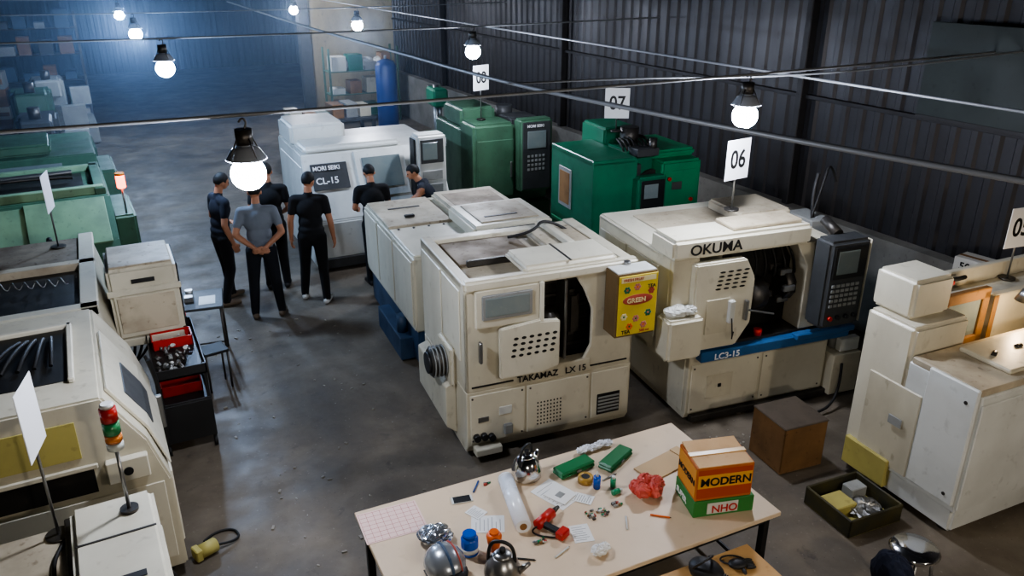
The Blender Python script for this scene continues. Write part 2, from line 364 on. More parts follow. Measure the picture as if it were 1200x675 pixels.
g.tube('wire',[(3.17,6.25,3.2),(4.0,5.6,3.28),(5.0,5.3,3.25),(6.3,4.9,3.3),(7.9,4.7,3.4)],.009,wire_g)
# thin dust haze hanging in the far half of the hall
hz=bpy.data.materials.new('dust_haze'); hz.use_nodes=True; n=hz.node_tree; n.nodes.remove(n.nodes['Principled BSDF'])
vsn=n.nodes.new('ShaderNodeVolumeScatter'); vsn.inputs['Color'].default_value=(.5,.7,1,1); vsn.inputs['Density'].default_value=.018; vsn.inputs['Anisotropy'].default_value=.5
n.links.new(vsn.outputs[0],n.nodes['Material Output'].inputs['Volume'])
slab('dust_haze',-7.9,5.1,11.2,35.9,.02,6.35,hz)

# ------------------------------------------------------------------ signs
def sign(x,y,zb,zc,num,rz=0,w=.31,h=.38):
    g=G('number_sign',(x,y,zb),rz)
    g.cyl('base',(0,0,0),(0,0,.015),.07,dsteel); g.cyl('pole',(0,0,.01),(0,0,zc-zb+h/2-.03),.009,steel,seg=10)
    g.box('board',-w/2,w/2,-.016,-.010,zc-zb-h/2,zc-zb+h/2,sign_w,.002)
    if num: g.text('digits',num,(0,-.0175,zc-zb-.075),(90,0,0),.24,txt_k,.85,'CENTER')
    return g

# ------------------------------------------------------------------ lathe A (foreground centre)
g=G('cnc_lathe',(2.41,5.57,0),-5.5); W=1.63;D=1.33
for x in (.12,W-.12):
    for y in (.15,D-.12): g.cyl('foot',(x,y,0),(x,y,.07),.05,dsteel)
g.prism('base',[(.05,.06),(0,.14),(0,.69),(D,.69),(D,.06)],'x',0.0,W,cream)
g.box('base_panel_a',.03,.55,-.012,.002,.17,.66,cream2); g.box('base_panel_b',.57,1.2,-.012,.002,.17,.66,cream2); g.box('base_panel_c',1.22,W-.02,-.012,.002,.17,.66,cream2)
g.vents('vent_a',.66,.92,.22,.48,-.014,7,8,txt_k,0,.5,.5); g.box('vent_b',1.28,1.52,-.02,-.01,.2,.42,inner,.006); g.louvres('vent_bars',1.29,1.51,.22,.40,-.022,5,grey)
for x,z in ((.08,.24),(.15,.24),(.22,.22)): g.cyl('knob',(x,-.06,z),(x,-.01,z),.032,black)
g.box('label_plate',.3,.42,-.018,-.01,.42,.5,white_m,.002); g.box('label_plate',.1,.2,-.018,-.01,.38,.43,steel,.002)
g.box('junction_box',.34,.42,-.05,-.01,.22,.32,grey); g.box('foot_pedal',.05,.3,-.1,-.0,.08,.15,cream2)
for x,z in ((.05,.2),(.52,.2),(.05,.63),(.52,.63),(1.17,.2),(1.17,.63),(.6,.63)): g.cyl('screw_head',(x,-.016,z),(x,-.011,z),.01,dsteel,seg=8)
g.box('side_left',0,.03,0,D,.69,1.70,cream); g.box('side_right',W-.03,W,0,D,.69,1.70,cream); g.box('back',0,W,D-.03,D,.69,1.66,cream)
g.box('side_panel',-.012,.002,.12,.62,.95,1.62,cream2); g.box('side_panel',-.012,.002,.66,D-.06,.72,1.62,cream2)
g.box('front_left',.0,.67,0,.04,.69,1.64,cream)
g.box('sill',.6,1.2,-.01,.12,.69,.82,cream)
g.prism('front_right',[(1.02,1.66),(1.12,1.5),(1.2,1.3),(1.2,.95),(1.12,.8),(1.0,.69),(W,.69),(W,1.66)],'y',0,.04,cream)
g.box('header',-.01,W+.01,-.03,.08,1.64,1.74,cream2,.015)
g.box('door_upper',.08,.68,-.035,0,1.30,1.66,cream2,.02); g.box('door_window_frame',.14,.6,-.05,-.03,1.38,1.61,grey,.05,seg=3); g.box('door_window',.17,.57,-.056,-.045,1.41,1.58,glass,.04,seg=3)
g.prism('door_lower',[(.30,1.28),(.68,1.32),(.68,1.30),(.86,1.28),(.86,.84),(.70,.80),(.30,.80)],'y',-.06,0,cream2,.01)
g.vents('door_vent',.38,.82,.98,1.2,-.062,4,6,txt_k,.12,.62,.5)
g.box('door_rib',.67,.71,-.05,.0,.8,1.66,cream2)
g.box('handle',.1,.13,-.09,-.04,1.0,1.2,steel)
g.text('brand','TAKAMAZ',(.47,-.02,.715),(90,0,0),.085,txt_k,1.0); g.text('brand_b','LX 15',(.94,-.02,.715),(90,0,0),.085,txt_k,1.0)
g.box('stripe',.05,.44,-.006,.002,.73,.745,txt_k,.001); g.box('stripe',1.2,1.58,-.006,.002,.73,.745,txt_k,.001)
g.box('interior',.62,1.3,.25,.6,.75,1.64,inner); g.box('interior_floor',.62,1.3,.05,.3,.75,.80,inner)
g.cyl('chuck',(.75,.16,1.2),(.86,.16,1.2),.13,dsteel); g.cyl('chuck_core',(.86,.16,1.2),(.93,.16,1.2),.06,steel)
g.box('turret',1.0,1.15,.12,.26,1.0,1.45,dsteel,.03); g.box('chrome_guard',.95,.98,.05,.25,.82,1.6,steel)
for i in range(6): g.box('rib',.63,1.28,.235,.25,.86+i*.13,.885+i*.13,dsteel,.003)
g.box('top_rear',.03,W-.03,.08,D-.03,1.60,1.655,creamtop)
g.box('top_lip_left',0,.1,0.05,D,1.64,1.71,cream); g.box('top_lip_right',W-.12,W,.05,D,1.64,1.72,cream); g.box('top_lip_back',0,W,D-.12,D,1.62,1.70,cream)
g.box('top_cover',.55,1.45,.02,.5,1.70,1.79,cream2,.02); g.box('top_tray',.14,.9,.55,1.18,1.655,1.675,rusty); g.box('top_cover_b',1.0,1.5,.55,1.15,1.655,1.73,creamtop,.02)
g.box('track',.2,1.5,.5,.54,1.66,1.72,dsteel); g.box('cable_duct',1.18,1.26,.5,D-.1,1.73,1.78,cream2); g.box('cover_seam',.98,1.0,.03,.49,1.788,1.794,dsteel,.001)
g.tube('hose',[(1.4,1.0,1.72),(1.2,1.1,1.85),(1.0,.9,1.76),(.8,1.05,1.7)],.015,rubber)
g.cyl('motor',(-.2,.45,.82),(0,.45,.82),.135,dsteel,bev=.01); g.cyl('motor_cap',(-.225,.45,.82),(-.19,.45,.82),.1,black)
for i in range(5): g.cyl('motor_fin',(-.18+i*.035,.45,.82),(-.17+i*.035,.45,.82),.148,grey)
g.box('motor_guard',-.06,0,.25,.66,.62,1.02,cream,.02); g.prism('side_skirt',[(0,.12),(-.1,.2),(-.1,.62),(0,.66)],'y',.3,D-.1,cream)
paper=mat('tea_paper','d2bb40',.5,0,.3,'a08c3c',6); paper2=mat('tea_paper_pale','ddd3a0',.5)
g.box('pendant_box',1.3,1.7,-.24,-.03,1.1,1.70,mat('cardboard_dark','6b5636',.8,0,.3,'3a2d1c',4),.006); g.box('pendant_front',1.32,1.70,-.25,-.238,1.12,1.68,paper,.002); g.box('pendant_side',1.70,1.706,-.24,-.05,1.12,1.68,paper,.002)
g.box('pendant_top',1.31,1.69,-.235,-.04,1.695,1.71,white_m,.002); g.box('pendant_strip',1.34,1.68,-.2515,-.249,1.62,1.665,paper2,.0005); g.text('strip_text','FRESH FRUIT',(1.36,-.253,1.632),(90,0,0),.035,redf)
g.ell('tea_badge',(1.51,-.25,1.45),(.15,.003,.05),redf); g.text('tea_label','GREEN',(1.40,-.256,1.428),(90,0,0),.06,paper2); g.text('tea_small','TEA',(1.60,-.254,1.55),(90,0,0),.045,txt_k); g.text('tea_small','TEA',(1.36,-.254,1.135),(90,0,0),.05,txt_k); g.text('tea_small','500 ml',(1.54,-.254,1.135),(90,0,0),.035,redf)
petal=[redf,paper2,mat('petal_pink','b8746a',.6),green_m,orange_m]
for cx,cz in ((1.40,1.55),(1.5,1.57),(1.38,1.3),(1.5,1.27),(1.62,1.31),(1.44,1.2),(1.58,1.2),(1.64,1.52)):
    cm=petal[random.randrange(5)]
    for a in range(6): g.ell('print_petal',(cx+.022*math.cos(a*1.05),-.251,cz+.022*math.sin(a*1.05)),(.013,.0012,.013),cm,seg=8)
    g.ell('print_core',(cx,-.2515,cz),(.01,.0012,.01),petal[random.randrange(5)],seg=8)
g.cyl('pendant_arm',(1.5,-.05,1.74),(1.5,-.05,1.69),.03,steel)

# ------------------------------------------------------------------ lathe B (behind A)
g=G('cnc_lathe',(2.6,7.32,0),-4); W=1.75;D=2.15
g.box('base',.04,W,.03,D-.02,.05,.52,dblue,.02); 
for x in (.15,W-.15):
    for y in (.2,D/2,D-.2): g.cyl('foot',(x,y,0),(x,y,.08),.06,dsteel)
g.box('coolant_tank',-.1,.1,.3,1.3,.03,.3,dblue); g.cyl('pump',(-.02,.5,.3),(-.02,.5,.5),.06,dblue)
g.box('body',0,W,0,D,.48,1.33,cream,.015)
g.box('side_panel',-.012,.002,.05,.75,.55,1.28,cream2); g.box('side_panel',-.012,.002,.8,1.45,.55,1.28,cream2); g.box('side_panel',-.012,.002,1.5,D-.05,.55,1.28,cream2)
g.box('top_panel',.03,.72,.05,1.0,1.325,1.345,cream2); g.box('top_panel',.03,.8,1.05,D-.05,1.325,1.36,creamtop)
g.box('top_hood',.78,W-.02,.25,1.15,1.33,1.5,cream2,.02); g.box('hood_lid',.9,1.6,.35,1.05,1.5,1.515,creamtop)
g.box('top_tray',.86,W-.05,1.22,D-.08,1.33,1.42,creamtop,.02); g.box('tray_recess',.95,1.6,1.35,1.9,1.42,1.425,rusty,.001)
g.box('top_duct',.15,.6,.0,.16,1.33,1.42,cream); g.box('hinge',.25,.35,.4,.44,1.345,1.365,dsteel)
g.box('slot',1.0,1.5,.22,.245,1.38,1.46,black); g.box('grip',.3,.42,1.3,1.36,1.36,1.39,black); g.box('slot',.2,.6,1.7,1.74,1.36,1.366,black,.002); g.box('slot',1.0,1.4,.5,.54,1.515,1.52,black,.002)
for i in range(4): g.cyl('bolt',(.12+.18*i,.95,1.345),(.12+.18*i,.95,1.355),.015,dsteel,seg=8)

# ------------------------------------------------------------------ lathe C (right, blue band)
g=G('cnc_lathe',(4.53,5.17,0),-7); W=1.62;D=1.45
g.prism('base',[(.03,.05),(0,.12),(0,.72),(D,.72),(D,.05)],'x',0,W,cream)
g.box('base_panel_a',.03,.8,-.012,.002,.12,.64,cream2); g.box('base_panel_b',.83,W-.03,-.012,.002,.12,.64,cream2)
g.box('chip_pan',.05,W+.05,-.05,.02,.03,.1,dsteel); g.box('base_side',-.012,.002,.05,D-.05,.12,.68,cream2)
g.box('hatch',.2,.5,-.02,-.01,.25,.5,cream); g.box('hatch_handle',.33,.37,-.03,-.018,.36,.40,black)
for x,z in ((.06,.16),(.77,.16),(.06,.6),(.77,.6),(.87,.16),(1.55,.16),(.87,.6)): g.cyl('screw_head',(x,-.016,z),(x,-.011,z),.01,dsteel,seg=8)
g.box('side_upper',-.28,-.24,.02,D,.78,1.74,cream); g.box('side_under',-.26,.02,.02,D,.72,.80,cream); g.box('side_panel',-.292,-.278,.2,.8,.9,1.62,cream2); g.box('side_panel',-.292,-.278,.84,D-.05,.9,1.62,cream2)
g.box('rear_body',-.26,1.5,.35,D,.72,1.70,cream); 
g.box('top_rear',-.28,1.5,.25,D+.02,1.69,1.75,cream2,.015); g.box('top_recess',.0,1.3,.5,1.25,1.75,1.765,creamtop,.004); g.box('top_block',.85,1.45,.6,1.2,1.75,1.87,creamtop,.015)
g.box('canopy',-.30,1.18,-.06,.36,1.74,1.93,cream2,.02); g.box('canopy_top',.35,1.1,.02,.32,1.93,1.97,creamtop,.01)
g.text('brand','OKUMA',(-.14,-.064,1.785),(90,0,0),.135,txt_k,1.1)
g.box('front_left',-.27,.0,-.02,.03,.8,1.74,cream)
g.prism('door',[(-.08,.84),(.42,.84),(.56,1.05),(.56,1.5),(.45,1.70),(-.08,1.70)],'y',-.1,0,cream2,.015)
g.box('door_pane',.05,.3,-.112,-.095,1.0,1.35,cream,.02); g.vents('door_vent',.12,.46,1.42,1.62,-.104,5,4,txt_k,.1,.7,.45)
g.box('door_bracket',.28,.34,-.15,-.1,1.1,1.32,white_m); g.tube('cord',[(.31,-.15,1.15),(.3,-.2,1.0),(.33,-.15,.92),(.36,-.13,1.0)],.006,rubber)
g.box('door_handle',.46,.49,-.15,-.1,1.1,1.3,steel); g.tube('rod',[(.5,-.14,1.2),(.78,-.14,1.12)],.01,steel,False)
g.box('interior',.5,1.2,.22,.36,.78,1.76,inner); g.box('sill',.4,1.3,-.02,.25,.74,.84,dsteel)
g.cyl('chuck',(.6,.1,1.25),(.78,.1,1.25),.16,dsteel,bev=.01); g.cyl('chuck_nose',(.78,.1,1.25),(.84,.1,1.25),.07,steel)
for i in range(3):
    a=i*2.09; g.box('jaw',.78,.84,.08+.09*math.cos(a),.12+.09*math.cos(a),1.23+.09*math.sin(a),1.27+.09*math.sin(a),dsteel)
g.cyl('turret',(1.0,.14,1.3),(1.1,.14,1.3),.17,dsteel,seg=10); 
for i in range(6):
    a=i*1.047; g.box('tool_holder',.95,1.08,.11+.15*math.cos(a),.17+.15*math.cos(a),1.27+.16*math.sin(a),1.33+.16*math.sin(a),steel)
for i in range(5): g.tube('coolant_hose',[(.7+.1*i,.2,1.7),(.72+.1*i,.05,1.55),(.68+.12*i,.1,1.4)],.012,rubber)
g.cyl('red_cap',(.72,-.02,.86),(.72,-.02,.92),.04,red_m)
g.prism('front_right',[(1.05,1.74),(1.2,1.5),(1.2,.84),(1.6,.84),(1.6,1.5),(1.5,1.74)],'y',-.02,.35,cream)
g.box('right_block',1.48,1.62,.0,D,.72,1.66,cream)
g.box('blue_band',.06,1.78,-.1,.0,.70,.81,blue_m,.012); g.text('model','LC3-15',(.2,-.104,.72),(90,0,0),.085,txt_w,1.1)
g.box('blue_band_b',1.1,1.8,-.14,-.05,.78,.84,blue_m,.01)
g.box('console',1.2,1.66,-.3,-.06,.95,1.82,dgrey,.02); g.box('screen_bezel',1.24,1.62,-.315,-.3,1.45,1.77,black,.01); g.box('screen',1.28,1.52,-.32,-.31,1.5,1.73,glass,.006)
for i in range(6):
    for j in range(5): g.box('key',1.26+i*.055,1.30+i*.055,-.312,-.3,1.17+j*.05,1.2+j*.05,grey,.003)
for i in range(4): g.cyl('knob',(1.29+i*.095,-.33,1.06),(1.29+i*.095,-.3,1.06),.022,(red_m if i==0 else black),seg=12)
g.box('console_side_trim',1.66,1.672,-.29,-.07,.97,1.8,cream2)
g.cyl('pivot',(1.43,-.1,1.82),(1.43,.1,1.9),.05,dsteel)
g.box('corner_box',-.36,.0,-.18,.06,.82,1.22,cream2,.015)
g.ell('gloves',(-.22,-.06,1.27),(.13,.08,.05),white_m,noise=.12); g.ell('gloves',(-.12,-.1,1.28),(.07,.05,.045),white_m,noise=.15)
g.box('coolant_tank',1.64,1.98,-.1,.6,.05,.5,cream); g.cyl('pump',(1.8,.1,.5),(1.8,.1,.72),.07,grey); g.box('pump_box',1.72,1.95,-.08,.0,.52,.66,white_m)
g.tube('hose',[(1.75,-.1,.4),(1.6,-.3,.1),(1.2,-.35,.03),(.9,-.25,.03),(.7,-.35,.03)],.014,rubber)
g.box('transformer',1.55,1.8,.4,.8,1.55,1.78,grey); g.tube('hose',[(1.6,.5,1.7),(1.7,.5,2.1),(1.85,.6,2.35),(1.95,.6,2.1)],.012,rubber); g.tube('hose',[(1.65,.5,1.7),(1.62,.55,2.0),(1.72,.6,2.2)],.02,rubber)
sign(5.2,5.55,1.98,2.47,'06',6)

# ------------------------------------------------------------------ green vertical machining centre
g=G('vertical_machining_center',(5.15,7.9,0),-4)
g.box('base',0,1.6,0,1.5,.05,.6,green_m,.02); 
for x in (.15,1.45):
    for y in (.15,1.35): g.cyl('foot',(x,y,0),(x,y,.07),.06,dsteel)
g.box('guard_left',0,.04,0,1.15,.6,1.92,green_m,.01); g.box('guard_front',0,.62,0,.04,.6,1.92,green_m); g.box('guard_back',0,.6,1.1,1.15,.6,1.92,green_m)
g.box('guard_lip',0,.6,0.0,1.15,1.88,1.95,green_m,.01); g.box('guard_inner',.05,.58,.06,1.08,.62,1.86,dgrey)
g.box('window_frame',-.015,0,.55,.9,1.2,1.72,grey,.04); g.box('side_window',-.022,-.008,.59,.86,1.25,1.67,brownwood,.03)
g.box('side_rail',-.02,.0,.1,1.1,.95,1.0,green2); 
g.box('column',.62,1.1,.85,1.5,.6,2.15,green_m,.02); g.box('head',.62,1.05,.3,.95,1.45,1.95,green_m,.03); g.cyl('spindle_motor',(.84,.6,1.95),(.84,.6,2.2),.12,dsteel); g.cyl('spindle',(.84,.5,1.2),(.84,.5,1.46),.07,steel)
g.box('hydraulic',.66,.8,.2,.32,1.5,1.8,dgrey); 
for i in range(9): g.tube('hose',[(.62+.05*i,.35,1.95),(.55+.06*i,.3,2.06+.03*(i%4)),(.66+.05*i,.6+.03*i,2.05)],.013,random.choice([rubber,dsteel,rubber]))
g.cyl('tool_magazine',(1.0,.25,1.5),(1.0,.33,1.5),.2,dsteel,seg=16)
g.box('cabinet',1.05,1.65,.1,1.2,.55,1.82,green2,.02); g.box('cabinet_top',1.0,1.68,.3,1.25,1.82,1.92,green2,.02); g.box('cabinet_door',1.1,1.6,.088,.1,.65,1.7,green2); g.box('nameplate',1.2,1.35,.08,.09,1.45,1.55,steel,.002)
g.cyl('red_button',(1.15,.06,1.6),(1.15,.09,1.6),.025,red_m); g.cyl('red_button',(1.5,.06,1.3),(1.5,.09,1.3),.025,red_m)
g.box('control_panel',.56,.98,-.14,.02,1.05,1.72,green_m,.02); g.box('panel_face',.6,.94,-.15,-.135,1.1,1.68,black); g.box('panel_screen',.64,.84,-.156,-.148,1.45,1.63,glass)
g.box('table',.3,1.0,.1,.8,.75,.85,steel); g.box('manifold',.7,1.02,.15,.4,1.9,2.0,dgrey); g.cyl('filter',(.95,.2,1.95),(.95,.2,2.12),.05,dsteel)
sign(5.86,8.5,2.14,2.5,'07',-30)
# ------------------------------------------------------------------ green lathe with dark console
g=G('cnc_lathe',(5.0,11.05,0),-3)
g.box('base',0,1.35,0,1.8,.05,.55,mgreen,.02); g.box('body',0,1.3,.05,1.75,.55,1.7,mgreen,.02); g.box('slope_cover',.0,.7,-.02,.6,.55,1.85,mgreen,.03)
for x in (.15,1.2):
    for y in (.15,1.6): g.cyl('foot',(x,y,0),(x,y,.07),.06,dsteel)
g.box('top_box',.05,.65,.65,1.5,1.7,2.0,mgreen,.03); g.cyl('duct',(.95,1.0,1.7),(.95,1.0,1.95),.14,dgrey); g.box('tophat',.75,1.25,.3,.8,1.7,1.86,dgrey,.02)
g.box('console',.72,1.28,-.16,.1,.75,1.9,mgreen,.02); g.box('console_face',.76,1.24,-.172,-.158,.8,1.86,dgrey); g.box('screen',.84,1.16,-.18,-.17,1.45,1.72,glass); g.text('brand','MORI SEIKI',(.83,-.178,1.78),(90,0,0),.06,txt_w)
for i in range(5):
    for j in range(4): g.box('key',.84+i*.065,.88+i*.065,-.178,-.17,1.1+j*.07,1.14+j*.07,grey,.003)
g.box('door_seam',.06,.66,-.035,-.018,.7,1.6,mgreen); g.box('handle',.6,.63,-.07,-.03,1.0,1.25,steel); g.text('no','14',(-.01,1.4,1.3),(90,0,-90),.2,txt_w)
sign(5.3,11.4,1.86,2.5,'08',15)

# ------------------------------------------------------------------ white lathe (people gather)
g=G('cnc_lathe',(2.4,10.95,0),-1); 
g.prism('body',[(-.15,.08),(-.15,.75),(-.05,.95),(.3,1.62),(1.9,1.62),(1.9,.08)],'x',0,2.1,white_m,.015)
for x in (.15,1.95):
    for y in (0,1.7): g.cyl('foot',(x,y,0),(x,y,.09),.06,dsteel)
g.box('chip_tray',.1,2.0,-.2,.1,.05,.2,dgrey); g.box('head_cover',.02,.85,1.0,1.9,1.6,1.92,white_m,.03); g.box('top_cover',.05,1.5,.32,.95,1.6,1.72,white_m,.03)
g.prism('door',[(-.02,.98),(-.06,1.0),(.26,1.62),(.3,1.6)],'x',.75,1.5,white_m,.006)
g.prism('door_window',[(.02,1.1),(-.025,1.115),(.185,1.53),(.22,1.52)],'x',.85,1.42,glass,.004)
g.prism('model_plate',[(.05,1.15),(.02,1.16),(.2,1.5),(.23,1.49)],'x',.1,.62,dgrey,.003)
g.text('brand','MORI SEIKI',(.12,.13,1.42),(62,0,0),.085,txt_w,.95); g.text('model','CL-15',(.14,.055,1.24),(62,0,0),.13,txt_w)
g.box('panel_seam',.05,.7,-.165,-.148,.2,.72,white_m); g.box('panel_seam',.75,1.4,-.165,-.148,.2,.72,white_m); g.box('side_panel',-.012,.002,.3,1.7,.3,1.45,white_m)
g.box('console',1.55,2.0,-.25,.05,.85,1.86,white_m,.02); g.box('screen_bezel',1.6,1.95,-.265,-.25,1.45,1.8,dgrey); g.box('screen',1.63,1.85,-.27,-.262,1.5,1.75,glass)
for i in range(2): g.box('panel_slot',1.62,1.93,-.262,-.25,1.0+i*.2,1.14+i*.2,grey)
g.box('vertical_stripe',1.52,1.545,-.2,.0,.9,1.8,black)

# ------------------------------------------------------------------ right-hand lathe
g=G('enclosed_lathe',(5.28,2.9,0),-3); W=2.4
g.box('base',.02,W,.0,1.1,.06,.28,white_m,.015)
for x in (.15,W-.15):
    for y in (.12,1.0): g.cyl('foot',(x,y,0),(x,y,.08),.06,dsteel)
g.box('front_body',.0,W,-.02,.62,.26,1.28,white_m,.012); g.box('front_panel_a',-.0,.95,-.035,-.018,.3,1.22,white_m); g.box('front_panel_b',.97,1.9,-.035,-.018,.3,1.22,white_m)
g.box('side_panel_front',-.03,.005,-.0,.42,.32,1.33,white_m,.01); g.box('side_panel_rear',-.014,.005,.44,.95,.30,1.05,cream)
g.box('headstock',.0,.62,.62,1.1,.26,1.55,cream2,.02); g.box('headstock_top',.08,.52,.75,1.15,1.55,1.88,cream2,.02); g.box('shelf_mid',.02,.5,.5,.66,1.0,1.2,cream)
g.box('bed_top',.0,W,.0,.6,1.27,1.33,creamtop,.01); g.box('bed_cover',.4,1.2,.08,.52,1.33,1.37,cream,.012); g.box('bed_tray',1.25,2.2,.06,.55,1.33,1.36,creamtop,.01)
g.box('rear_body',.6,W,.98,1.3,.26,1.45,cream2,.02)
g.box('door_frame_l',.68,.76,.92,.98,1.0,1.55,brownwood); g.box('door_frame_r',1.18,1.26,.92,.98,1.0,1.55,brownwood); g.box('door_frame_t',.68,1.26,.92,.98,1.48,1.58,brownwood); g.box('door_frame_b',.68,1.26,.92,.98,1.0,1.14,brownwood); g.box('door_glass',.75,1.19,.945,.965,1.1,1.5,glass)
g.box('panel_r',1.3,2.2,.9,.98,.95,1.5,cream,.01); g.box('panel_r_frame',1.28,1.34,.89,.9,.95,1.5,brownwood,.004); g.box('rear_panel',.62,W,1.28,1.34,1.3,1.6,cream2)
g.box('red_lever',.7,.95,1.05,1.12,1.6,1.64,red_m); g.tube('hose',[(.62,1.0,1.5),(.75,1.05,1.7),(1.0,1.1,1.62),(1.2,1.15,1.6)],.02,rubber)
g.cyl('port',(.7,-.04,1.0),(.7,-.03,1.0),.03,black); g.box('socket',-.035,-.028,.55,.68,.7,.78,grey,.003)
g.cyl('latch',(-.035,.08,1.2),(-.028,.08,1.2),.015,dsteel,seg=10); g.cyl('latch',(-.035,.08,.4),(-.028,.08,.4),.015,dsteel,seg=10)
g.box('chip_guard',-.04,.2,.6,1.05,.1,.36,yellow_m); g.box('round_plate',1.2,1.4,-.045,-.034,.45,.6,grey)
for i in range(5): g.cyl('chip',(.5+i*.3,.3+.03*i,1.37),(.56+i*.3,.33,1.375),.02,dsteel,seg=8)
g.cyl('lamp_stem',(1.28,.5,1.33),(1.2,.55,1.62),.01,steel,seg=8); g.lathe('lamp_shade',[(.03,.1),(.05,.09),(.09,.0),(.085,.0),(.045,.085),(.025,.095)],(1.2,.58,1.6),steel); g.ell('lamp_bulb',(1.2,.58,1.62),.035,mat('warm_bulb','ffd9a0',.3,emis=120))
wl=bpy.data.lights.new('warm_light','POINT'); wl.energy=8; wl.color=(1,.75,.5); wl.shadow_soft_size=.04
wo=bpy.data.objects.new('lamp_glow',wl); wo.location=(1.2,.58,1.53); wo.parent=g.e; COL.objects.link(wo)
sign(7.2,4.0,1.46,1.96,'05',-8)
g=G('small_carton',(7.72,4.6,1.2),8); g.box('carton',-.1,.14,-.2,.2,0,.16,mat('white_carton','c9c4b8',.7),.004); g.text('print','502',(-.102,.14,.04),(90,0,-90),.11,txt_k); g.box('tape',-.02,.03,-.2,.2,.16,.162,brownwood,.0005)

# ------------------------------------------------------------------ left row
def beacon(name,x,y,z,h,cols,r=.045):
    g=G(name,(x,y,z)); g.cyl('base',(0,0,0),(0,0,.02),.05,dsteel); g.cyl('pole',(0,0,.01),(0,0,h),.011,steel,seg=10)
    zz=h
    for m,hh in cols: g.cyl('lens',(0,0,zz),(0,0,zz+hh-.006),r,m,bev=.004); zz+=hh
    g.cyl('cap',(0,0,zz-.006),(0,0,zz+.02),r*.8,white_m,bev=.006)
greenl=mat('green_lens','2f7a4a',.3); redl=mat('red_lens','a02018',.3); ambl=mat('amber_lens','c0712a',.3)
g=G('cnc_lathe',(-.06,3.2,0),2)
g.box('base',-2.0,.0,0,1.45,.06,.5,cream); g.box('body',-2.0,-.02,0,1.45,.5,1.08,cream,.015); g.box('right_panel',-.03,.0,.1,1.3,.15,1.0,cream2)
for x in (-1.8,-.15):
    for y in (.15,1.3): g.cyl('foot',(x,y,0),(x,y,.08),.06,dsteel)
g.box('top_box',-.46,-.01,.35,1.35,1.08,1.25,cream2,.02); g.box('top_plate',-1.9,-.5,.1,1.4,1.08,1.11,creamtop); g.box('latch',-.3,-.2,.33,.36,1.12,1.2,steel); g.box('recess',-1.3,-.7,.3,.8,1.11,1.115,rusty,.001)
g.box('hinge_bar',-.5,-.46,.3,1.4,1.1,1.16,dsteel); g.cyl('red_valve',(.0,.9,.7),(.06,.9,.7),.035,red_m)
g.box('top_slot',-.36,-.12,.55,.6,1.25,1.256,black,.001); g.box('top_seam',-.44,-.03,.95,.965,1.25,1.255,dsteel,.001); g.tube('cable',[(-.48,.5,1.12),(-.6,.9,1.13),(-.5,1.3,1.13),(-.2,1.42,1.0),(.02,1.4,.5)],.012,rubber)
beacon('signal_beacon',-.25,4.36,1.25,.42,[(mat('grey_lens','b8bcb4',.4),.05),(ambl,.05),(greenl,.08),(redl,.09)])
sign(-.64,4.5,1.11,1.9,'',78,.3,.42)
g=G('cnc_lathe',(0,5.2,0),1)
g.prism('body',[(0,.1),(0.0,.85),(-.1,1.2),(-.32,1.58),(-2.3,1.58),(-2.3,.1)],'y',0,1.62,cream,.015)
for x in (-2.1,-.15):
    for y in (.15,1.45): g.cyl('foot',(x,y,0),(x,y,.1),.06,dsteel)
g.box('front_door',-.01,.015,.15,1.1,.2,.82,cream2); g.prism('slant_door',[(.006,.88),(-.095,1.2),(-.30,1.55),(-.28,1.57),(-.075,1.21),(.02,.88)],'y',.15,1.15,cream2,.004); g.prism('slant_window',[(-.06,1.12),(-.09,1.2),(-.2,1.4),(-.18,1.41),(-.07,1.21),(-.04,1.12)],'y',.35,.85,dgrey,.003)
g.box('handle',.01,.06,1.15,1.2,.6,.9,steel); g.box('yellow_sheet',-1.3,-.5,-.012,.0,1.18,1.45,yellow_m,.002); g.box('opening',-1.5,-.45,-.012,.0,.9,1.08,inner,.002); g.box('opening_frame',-1.5,-.42,-.02,-.0,1.08,1.12,cream2)
g.box('near_panel',-1.9,-.05,-.01,.0,.2,.85,cream2); g.box('near_box',-.38,-.12,-.06,.0,.95,1.12,cream2); g.cyl('near_port',(-.25,-.07,1.03),(-.25,-.06,1.03),.03,black)
g.box('top_opening',-1.1,-.5,.35,1.25,1.578,1.586,inner,.002); g.box('opening_rim',-1.14,-1.1,.3,1.3,1.58,1.63,cream2); g.box('opening_rim',-.5,-.46,.3,1.3,1.58,1.62,cream2); g.box('opening_rim',-1.14,-.46,1.25,1.3,1.58,1.62,cream2); g.box('top_box',-2.2,-1.3,.2,1.4,1.58,1.72,creamtop)
for i in range(5): g.tube('hose',[(-1.0+.1*i,.6,1.6),(-.9+.08*i,.8,1.68),(-.8+.05*i,1.1,1.6)],.014,rubber)
g.tube('hose',[(.02,1.45,1.1),(.08,1.5,.8),(.05,1.5,.3)],.018,rubber); g.tube('hose',[(.0,1.55,1.1),(.1,1.56,.7),(.04,1.58,.2)],.014,rubber)
g=G('cnc_lathe',(-.22,7.05,0),0)
g.prism('body',[(0,.1),(0,.95),(-.1,1.42),(-2.2,1.42),(-2.2,.1)],'y',0,2.2,cream,.012)
for x in (-2.0,-.15):
    for y in (.15,2.0): g.cyl('foot',(x,y,0),(x,y,.1),.06,dsteel)
g.box('top_rail',-2.2,-.08,0,.12,1.42,1.5,cream2); g.box('top_rail',-.22,-.08,0,2.2,1.42,1.5,cream2); g.box('top_rail',-2.2,-.08,1.2,1.32,1.42,1.5,creamtop); g.box('trough',-2.1,-.22,.12,1.2,1.42,1.43,inner,.002); g.box('rear_plate',-2.1,-.22,1.32,2.15,1.42,1.47,rusty)
pts=[]
for i in range(150):
    t=i/150; a=i*.75; pts.append((-2.0+1.7*t,.85+.035*math.cos(a)+.1*math.sin(t*5),1.5+.035*math.sin(a)))
